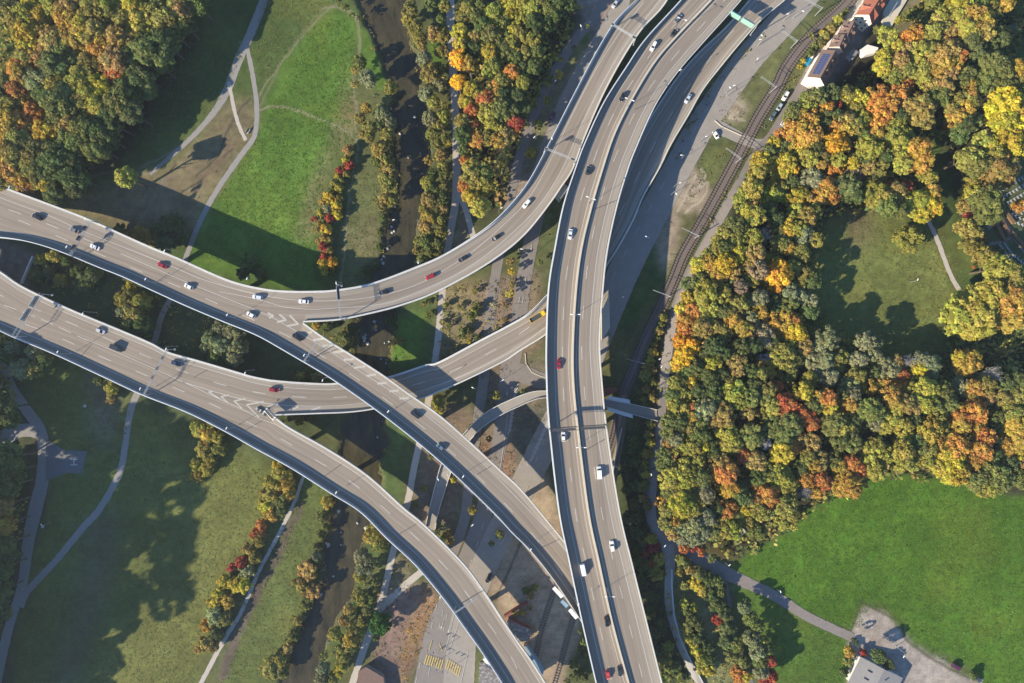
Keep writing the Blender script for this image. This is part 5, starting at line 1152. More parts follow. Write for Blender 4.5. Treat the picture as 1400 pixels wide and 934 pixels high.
# windows: x0,y0,zoom,height mode,"x y r colour;..." (read off the photograph)
TW=[
(0,0,3.889,'F',"40 60 45 o;125 65 40 l;215 85 45 y;165 20 35 y;100 140 40 o;155 190 60 y;160 255 50 y;225 170 45 a;290 20 50 l;380 40 70 b;370 120 60 a;290 230 60 b;355 190 45 a;440 150 70 a;520 190 70 b;500 60 60 o;560 20 60 l;600 100 60 o;720 30 60 y;690 120 70 o;770 120 70 l;740 200 55 l;840 60 60 o;830 160 50 g;900 100 70 o;960 60 60 b;1000 60 40 a;1050 20 50 g;880 230 70 G;930 180 50 o;820 280 80 g;640 230 70 b;560 280 70 a;620 330 60 b;400 230 60 l;340 290 60 g;280 350 60 g;220 310 50 b;150 300 45 o;120 330 50 o;130 400 60 a;90 370 40 O;210 440 55 p;250 380 50 o;340 400 60 g;430 440 60 l;470 500 60 l;545 465 55 y;625 400 45 R;700 350 60 G;760 420 70 G;690 470 60 G;650 540 70 g;600 600 60 G;520 570 55 l;440 540 50 o;380 500 50 g;320 480 60 l;330 550 80 g;350 600 60 o;240 500 50 G;90 480 40 R;110 530 45 a;60 560 40 o;50 620 60 y;100 650 45 O;60 690 60 a;180 600 50 O;200 640 60 y;250 700 60 Y;150 750 45 O;100 740 50 o;60 790 60 a;200 800 60 g;30 830 40 a;100 840 60 o;170 860 60 o;270 790 50 g;300 850 60 G;380 670 60 b;360 740 50 g;450 690 60 g;420 760 60 g;520 700 60 G;440 800 50 l;520 790 50 g;560 730 50 G;400 850 60 G;300 910 60 G;200 920 60 o;60 900 60 a;760 250 60 G;700 280 50 G;480 330 50 o;410 340 40 g;20 700 40 a;20 480 50 G;40 440 40 g;980 130 50 G;960 200 40 G;850 350 50 G;780 480 45 G;700 600 50 G;20 550 30 l;600 660 50 G"),
(0,230,3.889,'F',"20 30 50 o;100 30 70 O;130 60 50 a;220 60 60 o;170 95 30 O;250 80 40 y;320 40 60 G;300 130 50 G;400 50 60 G;20 70 40 o;400 110 40 G"),
(-60,-60,1,'F',"10 20 14 a;30 35 14 o;10 60 15 l;35 75 14 y;20 100 15 o;20 135 14 b;40 150 13 G;15 170 14 o;25 205 14 a;45 215 13 o;60 15 14 o;100 25 15 g;140 20 14 a;180 28 15 l;220 22 14 o;260 30 15 g;300 25 14 G;330 22 15 g;360 35 15 G;385 40 14 G;410 28 14 o;400 10 14 o;350 5 14 g"),
(0,230,3.889,'F',"672 50 52 l"),
(0,230,3.889,'B',"770 360 55 a;700 350 30 b;920 300 70 G;880 400 60 G;960 350 40 G;840 330 40 G;1330 500 45 G;1290 560 35 G;1380 560 40 G;640 330 35 G"),
(0,330,3.889,'B',"225 100 35 l;290 80 40 l;325 205 38 l;200 180 40 G;260 160 40 G;350 110 30 G;500 180 50 G;450 230 50 G;420 160 40 G;600 780 45 l;640 740 30 g;590 830 30 b;530 740 30 G"),
(0,330,3.889,'M',"700 240 30 y;680 300 60 o;760 320 60 o;720 380 65 o;660 380 40 p;760 440 50 G;700 440 50 G;1180 460 45 p;1130 520 55 p;1250 480 50 p;1190 560 60 p;1100 560 35 p;1270 560 50 p;1250 620 45 p;1150 610 45 G;30 530 50 g;90 560 55 p;190 580 50 p;120 680 55 p;190 680 45 o;240 620 45 G;10 600 50 G;40 510 30 a;60 620 40 G"),
(0,460,3.889,'F',"20 380 60 G;50 440 40 G;40 650 65 G;60 720 60 G;30 800 60 G;20 900 50 b"),
(0,694,3.889,'F',"30 30 60 a;30 90 50 a;20 200 50 G;10 330 50 G;0 450 50 G;50 240 40 G;10 560 40 G"),
(0,460,3.889,'B',"1060 480 45 l;1100 520 50 a;1150 540 50 l;1080 600 45 o;1120 650 45 l;1050 680 40 l;1100 700 45 l;1050 740 35 a;1170 600 40 o;1130 460 40 l;440 340 1 g"),
(460,0,4.669,'W',"470 80 50 o;500 170 50 o;530 240 45 o;620 220 50 b;680 230 45 o;560 380 50 p;650 440 45 o;600 470 60 o;650 540 45 p;570 600 50 p;620 650 40 o;600 760 50 p;680 750 45 l;650 810 40 o;610 860 40 o;690 680 30 o;690 890 35 o;640 920 35 o;670 120 30 g;690 40 40 o;600 30 40 g;150 400 45 g;200 500 55 p;120 450 30 o;350 560 45 o;190 690 35 a;300 740 50 p;210 820 45 o;330 870 50 o;350 790 40 p;150 760 35 o;120 540 25 o;450 130 35 l;545 290 35 b;700 330 30 b;660 330 35 o;270 800 35 g;480 40 35 o;690 180 25 g;60 50 22 g;100 100 20 g;20 20 22 g;140 120 18 p"),
(460,0,4.669,'F',"790 210 45 y;790 290 40 y;780 380 55 A;850 410 55 a;780 520 52 A;800 110 35 o;840 60 40 o;880 100 35 g;910 30 45 g;1000 90 60 l;980 220 45 g;1110 40 45 y;1110 90 40 y;1120 190 40 y;1180 130 45 l;1190 30 40 l;1060 150 45 g;1180 230 50 o;1200 350 45 o;1120 280 40 l;980 350 50 y;990 430 60 o;1120 460 42 O;1190 530 35 l;1060 520 40 o;1020 540 25 a;1020 600 40 a;950 640 45 R;860 570 55 y;900 600 45 l;830 650 40 y;860 710 40 R;880 800 30 R;970 720 60 l;1040 700 60 g;1000 800 55 l;1080 870 45 b;900 890 45 O;960 880 40 o;1030 900 40 a;810 860 50 G;800 780 40 o;880 240 40 b;870 320 50 G;1060 600 40 G;1150 620 50 G;1130 700 45 G;1150 790 40 r;1120 850 35 R;1070 330 50 g;1140 380 40 g;1180 430 40 G;1090 230 30 g;930 160 40 G;1180 600 30 G;1200 700 35 G;1250 60 50 l;1300 30 50 o;1260 160 50 G;1240 250 45 l;1270 330 40 g;1260 430 40 G;1350 60 50 g;1330 150 45 G;1420 30 50 G;1390 90 40 G;1480 20 40 G"),
(350,230,3.889,'F',"1150 40 45 o;1180 80 50 l;1150 150 50 y;1180 200 45 l;1110 100 30 O;1195 220 30 r;1230 110 30 l;1120 60 35 a;1150 0 40 l;1210 30 40 g"),
(400,180,4.67,'B',"355 120 40 b;340 180 30 y;360 210 35 r;300 250 30 r;290 285 25 y;345 270 30 o;270 330 30 o;300 360 30 y;250 360 25 g;230 420 38 Y;280 470 35 Y;190 450 28 b;225 500 32 p;285 530 38 Y;180 520 30 y;235 555 32 r;140 560 22 r;175 590 25 b;215 620 42 y;200 680 30 b;240 690 28 b;200 740 38 r;240 760 30 b;200 800 28 r;200 850 42 Y;255 840 42 A;180 800 25 b;205 900 28 y;260 890 25 g;310 310 25 o;300 430 28 o;150 630 22 b;170 700 22 b;470 880 30 G;520 860 25 G;440 910 25 g;560 640 25 G;580 560 25 G;575 600 22 G;560 740 25 G;580 520 20 G"),
(400,180,4.67,'W',"450 20 30 b;490 30 40 o;600 50 55 o;560 120 55 o;600 180 55 o;540 190 40 g;620 250 50 b;600 310 50 o;620 370 50 o;590 430 45 b;630 440 40 o;570 470 35 o;565 670 42 b;900 30 45 l;900 100 45 o;865 185 30 b;960 60 35 o;1000 80 22 y;950 150 40 b;960 220 35 o;985 280 35 g;900 270 35 G;870 330 50 l;900 370 45 G;870 440 50 b;960 420 45 G;840 490 35 o;870 550 50 a;850 610 40 b;960 500 35 b;940 560 40 o;880 650 35 o;950 640 45 o;800 700 30 o;790 760 30 o;850 710 50 g;880 770 40 g;920 720 45 g;950 700 35 o;830 830 40 g;940 800 35 o;1090 60 40 g;1095 120 35 g;1100 190 35 O;1090 310 30 a;1100 380 30 O;1110 260 40 l"),
(240,620,2.975,'B',"420 50 25 y;430 90 40 o;400 120 35 l;450 130 35 a;380 170 35 l;370 210 35 y;420 190 40 g;460 160 30 a;390 250 35 a;430 230 30 g;350 290 28 R;325 325 25 R;370 300 25 b;340 360 30 o;300 390 30 b;320 420 30 o;270 440 28 r;230 465 20 r;290 480 35 p;200 520 35 y;240 530 35 Y;275 530 35 y;180 570 35 y;210 600 35 a;230 560 35 g;160 600 30 y;160 660 40 p;200 670 45 g;130 700 30 a;170 730 35 G;120 770 30 b;150 780 30 b;100 790 25 b;540 480 45 b;520 530 45 o;560 560 35 b;510 480 30 l;450 110 30 p;620 200 30 a;600 260 25 g;590 330 25 g;570 420 25 p;530 620 22 g;500 680 20 b;480 740 28 g;460 790 25 b;430 840 35 o;390 870 45 o;370 900 40 o;430 890 30 g;610 300 20 g;580 380 22 G;495 710 20 g;545 590 20 G;290 450 25 b;350 330 25 b"),
(420,700,4,'W',"370 130 60 l;400 170 50 g;300 240 45 p;310 310 45 p;290 350 35 l;330 270 40 p;280 440 30 o;300 480 35 o;350 470 30 g;260 460 25 o;230 530 30 b;330 540 30 g;300 600 35 o;200 590 30 b;250 640 40 o;290 650 30 l;150 660 35 o;240 700 45 a;180 690 25 g;200 780 40 o;190 840 35 l;90 850 35 p;80 910 40 p;140 910 35 o;170 880 30 y;400 605 58 M;375 685 22 G;230 740 40 o;90 790 25 g;380 380 25 g;340 510 25 g;370 430 20 g"),
(820,380,2.75,'B',"240 150 18 o;225 200 18 b;205 250 15 o;200 280 20 y;190 310 20 l;180 340 22 o;200 350 18 b;170 370 22 o;200 390 20 g;180 420 25 b;200 450 20 b;170 460 20 g;150 430 15 g;190 550 18 o;185 590 20 b;190 620 20 y;180 660 20 a;170 700 20 o;175 740 18 y;165 780 22 o;160 830 22 b;180 860 18 o;150 560 22 G;140 620 28 G;130 690 28 G;110 740 25 G;140 780 25 G;130 850 25 G;100 800 20 G;110 900 25 G;150 900 22 g;110 680 20 G;120 640 20 G;160 720 18 g;215 225 14 g;230 175 14 g"),
(700,694,3.889,'B',"690 60 45 G;640 40 40 G;660 130 45 G;740 170 35 y;755 210 35 r;710 240 30 r;780 270 35 l;745 300 25 R;770 350 38 l;690 300 40 G;680 380 40 G;760 380 30 g;740 470 35 G;720 530 35 G;740 560 30 g;780 600 40 G;760 660 45 G;830 740 32 l;800 800 40 g;760 760 40 G;850 850 45 g;820 880 40 g;900 900 40 g;790 900 35 G;640 160 35 G;670 220 35 G;700 450 30 G;740 620 30 G;690 560 22 G;740 720 30 G;700 180 30 g"),
(860,700,3.99,'B',"290 270 45 g;330 310 35 b;380 340 40 g;360 390 35 y;430 360 40 G;480 380 45 G;400 430 35 l;440 450 40 G;500 430 40 G;480 500 45 G;520 560 45 G;480 590 30 r;540 630 45 G;530 700 45 G;590 720 45 g;570 780 45 g;620 820 40 g;590 870 40 O;640 890 35 y;600 915 30 O;310 540 35 G;300 500 30 l;350 520 30 l;340 600 50 g;310 640 30 l;380 620 35 G;370 690 40 G;330 690 35 l;360 750 35 y;430 740 35 G;400 800 45 l;440 810 40 G;430 860 40 y;390 850 35 l;270 330 25 l;300 400 25 o"),
(860,700,3.99,'M',"630 520 35 p;660 580 40 g;700 620 35 g;670 690 45 p;730 700 30 o;700 760 45 p;750 740 35 g;770 810 32 r;710 810 40 g;720 870 40 p;770 890 40 r;740 920 35 r;640 490 25 g;300 195 30 R;350 190 25 r;390 215 25 R;450 250 25 g"),
(1130,800,5.185,'M',"200 400 25 G;370 500 48 G"),
(1130,800,5.185,'B',"160 470 40 a;150 540 35 o;120 620 35 G;260 480 30 r;440 560 40 G;1040 640 30 G"),
(880,280,5.833,'F',"770 20 40 l;830 60 45 y;890 90 60 l;700 160 50 g;760 180 50 g;640 230 50 o;590 290 45 o;860 130 45 g;990 60 60 G;1060 120 50 G;1030 150 35 o;870 270 60 l;960 240 60 s;740 290 55 o;600 350 45 l;560 370 45 G;650 340 45 G;510 400 40 l;755 390 58 y;890 390 62 b;440 480 55 y;530 460 50 a;420 520 40 y;650 470 75 Y;590 560 45 a;640 560 40 a;820 480 50 b;910 520 60 B;730 550 40 b;870 600 45 l;770 650 45 B;1060 570 95 A;1150 200 65 y;1080 230 40 o;1220 190 50 l;1270 240 60 p;1090 310 60 o;1150 340 45 a;1250 370 60 o;1260 420 45 o;1030 440 45 l;1180 500 50 o;1280 550 50 o;1220 60 60 l;1300 100 70 o;1180 100 40 l;1360 60 50 o;1380 280 45 l;1360 500 35 o;1250 620 40 o;1350 610 50 G;380 640 60 g;460 590 50 g;500 700 75 l;630 720 60 l;580 640 40 o;350 740 45 y;310 830 50 y;395 850 50 O;520 830 65 l;760 790 70 o;690 860 50 o;630 850 50 g;920 750 60 p;930 850 45 a;850 890 40 p;1150 700 65 p;1160 790 60 g;1330 770 50 p;1250 730 50 p;1020 720 60 G;1050 800 50 G;1120 890 60 a;980 620 40 G;1330 850 50 G;800 730 40 G;690 620 40 G;940 460 30 b"),
(880,430,5.833,'F',"330 60 60 O;400 20 50 O;330 130 45 O;290 210 55 A;370 250 60 A;320 330 60 A;270 400 45 Y;470 110 65 b;560 100 60 o;630 130 60 o;640 180 45 o;700 40 50 a;795 110 58 a;860 30 40 p;940 160 75 B;1020 60 60 a;1100 100 60 a;1180 50 55 O;1080 40 50 b;1210 150 65 Y;1180 210 50 y;1270 260 60 b;560 260 75 G;770 260 55 g;540 390 58 y;740 370 60 b;740 440 45 b;400 420 55 g;330 460 50 g;380 540 38 Y;520 500 80 G;540 590 70 G;620 480 50 G;430 600 50 G;300 620 55 l;250 550 45 l;220 640 45 g;240 720 45 l;310 750 50 l;385 730 28 O;480 760 75 p;380 820 35 a;280 850 55 G;640 800 80 b;570 850 55 b;710 610 75 l;750 690 60 l;730 480 35 o;850 660 60 g;830 780 50 b;960 650 60 g;1000 600 50 o;1110 710 72 R;1060 580 45 R;970 440 65 a;930 480 45 o;1110 330 80 l;1140 450 65 g;1200 350 60 g;1340 350 60 p;1330 500 45 l;1270 610 60 y;1250 800 60 R;1340 870 45 R;1170 870 70 g;1350 720 60 g;1380 430 50 p;1380 650 40 a;880 560 50 G;880 250 50 G;1030 220 50 G;690 540 35 o;1020 740 60 l;950 800 40 o;1030 870 55 g;200 850 50 g;360 900 40 o;460 880 50 g;850 450 45 G;960 360 35 s;640 310 45 G;590 660 40 G;470 330 45 G"),
(880,580,5.833,'F',"200 40 60 g;250 120 50 p;190 170 35 a;350 60 50 g;450 90 60 g;390 200 60 l;470 180 50 Y;330 180 50 l;540 150 40 G;660 60 65 l;680 140 75 l;850 100 70 g;740 170 40 g;970 150 40 s;990 60 50 g;1120 70 80 g;1220 110 45 b;1330 150 65 b;1310 260 50 o;800 250 60 R;890 290 70 b;600 300 65 b;650 380 90 O;600 430 65 a;680 500 75 a;1100 230 90 y;1110 290 75 y;1190 190 45 O;1080 420 80 l;1140 470 60 l;1010 390 60 g;920 500 45 O;990 580 72 O;260 390 70 l;200 440 65 l;330 350 70 l;200 540 50 g;330 470 70 l;280 560 60 o;370 560 60 o;300 650 75 y;240 680 50 y;390 670 60 l;470 420 55 g;450 360 40 g;500 560 50 p;470 500 45 p;650 680 60 O;700 660 40 O;590 680 50 G;820 700 48 Y;780 580 60 G;760 500 45 G;900 620 50 b;930 690 60 o;1120 650 80 o;1060 600 50 o;1160 720 60 o;1100 780 50 l;1190 810 30 l;1290 550 55 s;1300 430 55 O;1390 420 60 R;1380 540 45 a;700 830 75 l;640 850 50 l;720 880 50 y;890 850 60 g;830 780 45 o;560 850 60 g;500 750 60 p;400 800 70 p;320 830 60 p;470 860 60 p;240 780 40 a;300 900 50 p;400 900 60 p;190 700 50 o;170 790 45 o;230 870 45 b;130 620 35 a;160 250 50 g;150 320 45 g;190 300 40 g;430 290 50 l;560 240 45 G;910 430 50 G;1250 350 55 G;1350 330 55 a;550 720 40 G;840 600 40 G"),
(1100,430,5.833,'F',"180 190 75 p;150 350 70 p;130 260 55 p;60 350 60 p;260 340 60 o;240 410 55 o;190 490 60 p;40 500 50 o;60 560 30 o;430 360 60 p;480 220 65 p;550 230 50 p;550 320 45 p;410 490 60 o;350 580 70 p;380 640 50 p;20 620 50 y;180 670 60 O;110 730 70 g;200 740 50 y;350 720 55 a;370 770 35 a;660 440 70 p;730 380 50 b;820 370 60 s;930 370 60 p;1010 400 60 p;770 480 50 R;600 560 60 a;520 580 50 a;690 580 60 O;760 580 60 O;680 640 55 a;740 720 75 a;820 720 70 b;900 430 50 Y;900 510 60 l;960 590 65 l;870 600 50 l;1020 600 50 l;930 700 70 l;990 680 50 l;510 760 75 g;440 750 50 g;590 800 50 g;220 860 80 g;300 900 60 l;700 840 75 l;780 890 60 l;640 900 50 l;560 870 50 p;1280 390 85 a;1230 350 50 y;1330 420 50 a;1240 570 60 p;1100 600 55 g;1130 700 70 g;1040 730 40 g;1350 590 55 a;1330 640 40 o;1230 800 75 O;1340 780 80 O;1250 880 60 a;1060 820 55 o;1020 870 50 a;1080 890 50 o;1350 880 60 a;860 830 50 G;20 830 50 R;460 480 40 o;560 460 40 G;400 850 45 G;1000 470 45 p;300 640 35 g;1160 500 40 G;1500 480 60 s;1450 560 55 o;1600 560 60 G;1700 520 60 G;1450 650 50 b;1580 660 55 o;1700 640 60 o"),
(1100,560,4.667,'F',"230 200 50 g;300 210 50 g;290 150 40 G;450 120 50 p;440 250 60 l;500 280 50 l;420 340 50 l;460 400 45 l;470 340 40 l;600 110 60 l;630 180 50 l;620 260 60 l;600 340 45 l;650 330 40 o;680 350 35 o;790 150 60 a;830 210 55 a;800 260 40 o;880 280 50 y;960 240 70 a;1000 130 60 a;1100 120 60 O;1150 180 50 O;1120 260 60 O;1070 330 50 a;930 330 60 y;970 400 60 y;900 420 45 y;860 360 40 y;780 320 35 l;740 330 30 l;1100 440 70 g;1200 400 70 g;1150 500 50 l;1270 430 50 g;1040 430 40 g;1240 480 45 g;1290 230 55 a;1360 110 60 a;1380 200 60 a;1240 230 40 a;1350 270 45 y;1200 300 50 G;1290 340 50 G;1390 440 50 g;1380 350 40 b;90 320 50 b;110 350 50 a;50 430 50 a;120 470 40 R;80 520 45 a;30 300 45 o;300 340 45 R;230 370 45 a;340 380 40 R;220 470 45 a;280 460 55 a;230 520 35 a;310 520 40 a;180 320 45 g;390 400 35 o;370 480 25 o;40 210 60 b;20 520 40 s;1210 200 40 G;1330 20 50 o;1230 60 40 g;720 200 45 G;750 250 40 g;560 60 30 G"),
(1000,120,5.833,'F',"600 270 90 a;520 360 90 a;620 380 80 a;560 440 65 y;470 420 55 a;600 150 55 l;670 90 70 g;500 190 60 g;460 240 45 g;745 170 55 O;700 210 45 a;860 140 25 r;800 230 60 G;740 290 50 G;830 310 60 O;900 260 60 b;900 330 60 a;820 440 75 A;890 460 50 a;970 310 60 o;1040 260 60 l;980 180 55 l;960 80 60 y;1030 100 50 y;1100 60 45 a;1180 50 60 O;1150 140 70 O;1250 140 80 O;1330 60 70 O;1350 130 60 b;1200 230 60 O;1160 300 55 O;1150 380 50 a;1090 480 80 l;1130 440 45 l;1050 370 50 g;1260 360 60 l;1300 300 60 l;1340 230 50 G;1340 450 75 l;1330 540 65 l;1370 620 55 l;1380 380 50 l;910 50 50 o;800 50 60 G;390 370 38 O;345 455 45 Y;300 500 45 g;350 410 40 l;230 590 70 y;280 620 50 a;210 680 60 l;140 720 40 g;160 800 70 l;100 850 55 l;60 890 45 l;430 600 65 y;400 680 65 y;490 660 50 A;430 560 50 l;530 520 28 Y;610 560 60 l;590 600 40 a;720 560 55 b;850 570 50 l;810 660 72 O;955 595 48 Y;960 690 65 B;640 660 45 b;640 740 70 p;670 690 40 o;760 820 80 O;700 860 60 a;800 870 50 O;920 790 80 g;980 860 60 G;880 740 50 g;540 870 60 y;440 880 32 Y;320 860 70 l;310 800 50 l;390 800 55 o;600 880 40 b;480 750 50 G;1100 630 50 b;1190 630 50 o;1160 700 55 g;1250 690 28 l;1090 760 40 o;1150 840 75 l;1200 880 60 l;1260 780 35 R;1320 830 60 b;1380 790 40 r;1110 880 40 l;1360 910 40 Y;1290 770 40 g;1080 550 50 G;1230 560 60 G;420 470 40 G;680 480 50 G;720 620 30 a;470 480 40 g;1010 540 45 g;1370 880 40 b;1040 850 50 G"),
(1200,0,4.67,'F',"60 230 50 l;80 270 30 o;120 300 35 y;190 260 55 O;240 220 45 O;180 330 50 b;130 400 55 b;100 480 50 o;170 450 50 o;40 370 45 y;30 430 45 y;260 330 50 l;230 400 55 l;330 330 60 o;260 450 60 l;300 520 45 l;380 370 70 b;440 330 60 b;490 310 50 b;510 360 45 O;430 420 65 a;370 470 60 a;440 480 50 b;400 540 50 b;350 560 50 b;440 570 40 b;380 620 60 g;190 540 30 R;250 700 75 b;310 690 50 b;300 770 45 o;220 720 45 b;340 210 60 o;400 180 60 b;460 200 50 b;400 120 45 l;500 100 60 l;500 40 60 y;560 30 50 l;600 120 80 a;660 140 70 a;560 180 60 l;670 210 55 b;610 220 50 o;640 40 55 g;720 50 50 o;800 20 50 a;580 270 60 G;620 320 50 G;700 230 50 G;770 250 50 G;740 420 70 g;700 480 65 g;780 480 60 g;680 540 50 g;760 540 50 g;830 420 40 g;880 450 60 a;900 510 50 o;860 480 40 o;900 580 60 g;830 560 50 g;770 570 45 l;800 660 80 Y;770 720 70 Y;860 640 55 Y;880 720 60 a;800 780 60 y;860 820 70 Y;820 890 70 Y;910 880 50 Y;580 540 35 a;570 480 45 g;540 510 40 g;600 600 30 a;560 640 50 o;500 660 50 o;550 700 50 a;490 750 50 a;470 700 40 o;590 670 40 o;660 910 50 l;720 920 40 y;560 800 50 G;610 780 45 g;520 860 50 G"),
(1200,0,4.67,'B',"860 190 40 p;910 150 40 b;800 200 40 b;850 90 40 G;900 60 50 G;340 20 50 g;380 40 40 g;210 90 40 g;240 90 30 b;300 150 45 g;360 120 40 g;440 820 40 b;500 910 40 b;170 110 30 g;130 130 25 l;250 60 30 o;330 70 35 g"),
(1200,190,3.59,'F',"190 60 60 a;200 110 50 a;150 120 50 l;130 60 50 l;250 190 32 l;215 180 25 l;110 270 35 b;145 250 32 r;55 225 20 R;230 300 45 Y;260 340 45 Y;265 270 35 a;190 320 50 l;170 350 40 l;220 370 35 y;120 310 25 Y;20 290 40 l;50 330 45 g;100 350 35 g;510 40 50 l;490 130 50 g;440 100 50 o;600 30 50 Y;660 40 40 Y;560 80 45 o;700 60 35 y;590 170 65 b;640 140 40 b;540 330 60 g;500 310 40 g;570 300 40 g;560 760 60 l;600 820 60 a;650 790 60 a;700 760 45 a;690 850 55 Y;640 880 55 a;440 830 75 l;390 870 60 l;500 870 70 l;460 900 60 l;540 830 45 l;590 640 50 l;650 660 50 o;690 660 45 o;640 720 50 o"),
(1200,190,3.59,'M',"150 490 60 l;460 210 40 o;450 270 45 l;420 330 35 b;490 390 32 l;440 390 25 r;430 440 45 o;470 470 40 o;450 520 45 o;510 570 50 o;560 590 45 o;620 620 35 r;700 330 35 O;380 20 25 b"),
(1200,190,3.59,'B',"515 490 16 R;470 630 10 R;520 620 25 g;590 560 30 G"),
(1090,0,6.667,'B',"370 180 55 l;300 280 45 o;250 340 50 o;210 390 45 g;150 420 40 g;120 480 40 G;280 320 40 G;230 300 35 y;50 560 30 y;20 610 25 y;130 330 30 o;740 270 50 g;330 230 35 g;440 110 30 g;150 860 45 g;220 860 60 g;300 830 50 G;60 890 50 g"),
(700,0,3.889,'S',"245 400 24 Y;185 535 22 l;137 670 27 l;98 815 28 l;328 255 14 g;400 140 14 g;75 440 1 y"),
(600,270,6.67,'S',"665 680 36 Y;645 875 42 y;920 590 30 g;650 580 40 b;545 70 14 g;445 270 1 g"),
(620,500,6.67,'S',"390 275 44 l;640 235 36 g;110 100 1 g;325 670 30 G;750 380 1 g"),
(560,530,4.917,'S',"195 95 45 l;200 150 38 l;425 820 32 l;530 345 20 G;780 20 22 g;190 190 25 g"),
(560,380,6.67,'B',"580 290 35 l;560 350 40 g;610 310 35 g;450 270 30 o;330 250 35 o;300 400 30 o;360 430 30 g;640 250 35 G;480 500 45 g;540 480 35 g;540 570 30 y;620 540 35 G;600 120 30 o;190 220 30 g;210 320 35 g;130 240 25 b;820 480 35 g;850 240 22 b;930 60 30 o;860 380 25 b"),
(400,380,5.1875,'B',"410 460 35 g;430 500 25 g;380 420 45 G;420 350 40 G;250 350 40 G;700 300 35 G;720 350 30 G;730 450 30 a;770 450 25 b;940 190 35 g;980 160 35 o;990 240 30 g;960 270 25 g;170 340 30 a;60 690 35 o;130 660 40 g;170 700 40 p;30 715 25 o;100 700 30 g"),
(250,480,5.84,'B',"930 560 35 o;1020 550 25 o;800 570 30 l"),
(560,620,6.67,'B',"400 240 35 y;340 740 40 a;300 780 40 l;380 800 35 a;250 720 30 g;190 30 30 o;130 320 35 g;60 470 30 g;820 740 40 g;750 820 30 g"),
(700,694,3.889,'S',"1 1 1 g"),
(680,794,6.67,'B',"230 290 30 y;170 290 28 y;300 250 25 b;300 130 40 b;340 60 40 g;260 90 40 G;700 760 45 G;730 860 45 G;790 880 45 G;790 680 35 G;780 560 35 g;760 460 30 G;760 620 30 G;640 920 30 g"),
(820,200,1,'B',"0 0 1 g"),
]
HILL=[(-28,465,17),(-52,490,18),(-25,520,17),(-29,541,18),(-55,539,20),(-106,552,18),(-141,543,20),(-21,582,18),(-66,574,20),(-102,583,18),(-148,569,16),(-35,606,16),(-62,612,20),(-94,610,18),(-134,601,18),(-33,628,16),(-55,633,18),(-93,636,18),(-132,639,20),(-25,670,20),(-63,667,20),(-106,665,20),(-143,667,20),(-33,693,20),(-62,696,16),(-104,702,20),(-133,689,18),(-34,730,16),(-70,726,18),(-93,720,16),(-147,729,20),(-26,755,20),(-63,748,18),(-106,749,16),(-147,753,18),(-27,785,16),(-69,787,18),(-95,781,18),(-136,791,20),(-24,810,20),(-54,815,18),(-99,816,18),(-140,823,18),(-26,837,18),(-60,837,18),(-102,838,20),(-138,851,18),(-25,875,20),(-55,867,20),(-105,867,18),(-140,881,18),(-26,902,18),(-65,907,18),(-98,906,18),(-145,897,20),(-32,936,20),(-63,935,16),(-96,932,20),(-135,930,16),(-26,967,20),(-63,971,16),(-104,967,20),(-142,971,18),(-29,990,16),(-54,993,18),(-101,995,18),(-146,998,20),(-32,1030,18),(-54,1025,18),(-95,1030,18),(-135,1030,16),(-23,1051,16),(-70,1062,20),(-90,1060,20),(-141,1048,20),(-22,1093,18),(-60,1084,16),(-97,1080,16),(-147,1078,20),(-20,1113,18),(-69,1107,18),(-103,1112,20),(-139,1114,20),(8,960,15),(4,990,17),(-2,1030,18),(12,1060,16)]
# crown meshes
def crown(seed,ncl=44,per=50,leaf=.088,flat=1.0,core=True,low=-.45):
    r=np.random.default_rng(seed); cl=[]
    tries=0
    while len(cl)<ncl and tries<4000:
        tries+=1
        z=r.uniform(low,1.0); a=r.uniform(0,2*math.pi); q=math.sqrt(max(0,1-z*z*.9)); rad=r.uniform(.62,.88)
        p=np.array((math.cos(a)*q*rad,math.sin(a)*q*rad,z*rad)); s=r.uniform(.16,.29)
        if all(np.linalg.norm(p-c[0])>.62*(s+c[1])*.62 for c in cl): cl.append((p,s))
    cl.append((np.array((0,0,.75)),.3))
    V_=[];F_=[];A=[]
    for p,s in cl:
        cv=r.random(); cb=r.random()
        m=int(per*(s/.24)**1.6)
        d=r.normal(size=(m,3)); d/=np.linalg.norm(d,axis=1)[:,None]; d[:,2]=np.where(d[:,2]<-.3,-d[:,2],d[:,2])
        pos=p+d*s*(.72+.34*r.random((m,1)))*np.array((1,1,.85))
        nrm=d+r.normal(size=(m,3))*.45; nrm/=np.linalg.norm(nrm,axis=1)[:,None]
        t=np.cross(nrm,r.normal(size=(m,3))); t/=np.linalg.norm(t,axis=1)[:,None]; b=np.cross(nrm,t)
        sz=leaf*(.55+.75*r.random((m,1)))
        for k in range(m):
            i=len(V_); c=pos[k]; T_=t[k]*sz[k]; B_=b[k]*sz[k]*.8
            V_+= [c-T_-B_*.3,c+T_*.2-B_,c+T_+B_*.3,c-T_*.2+B_]; F_.append((i,i+1,i+2,i+3)); A.append((r.random(),cv,cb,1))
    if core:
        bm=bmesh.new(); bmesh.ops.create_icosphere(bm,subdivisions=2,radius=.70)
        for v in bm.verts: v.co*=1+.25*math.sin(v.co.x*7+seed)*math.cos(v.co.y*6+v.co.z*5); 
        n0=len(V_)
        for v in bm.verts: V_.append(np.array((v.co.x,v.co.y,v.co.z*.9)))
        for f in bm.faces: F_.append(tuple(n0+v.index for v in f.verts)); A.append((.3,.5,.4,1))
        bm.free()
    return np.array(V_),F_,np.array(A)
def crown_mesh(name,data,m):
    V_,F_,A=data; me=bpy.data.meshes.new(name); me.from_pydata(V_.tolist(),[],F_)
    at=me.attributes.new('lv','FLOAT_COLOR','FACE'); at.data.foreach_set('color',A.ravel()); me.materials.append(M[m]); me.update(); return me
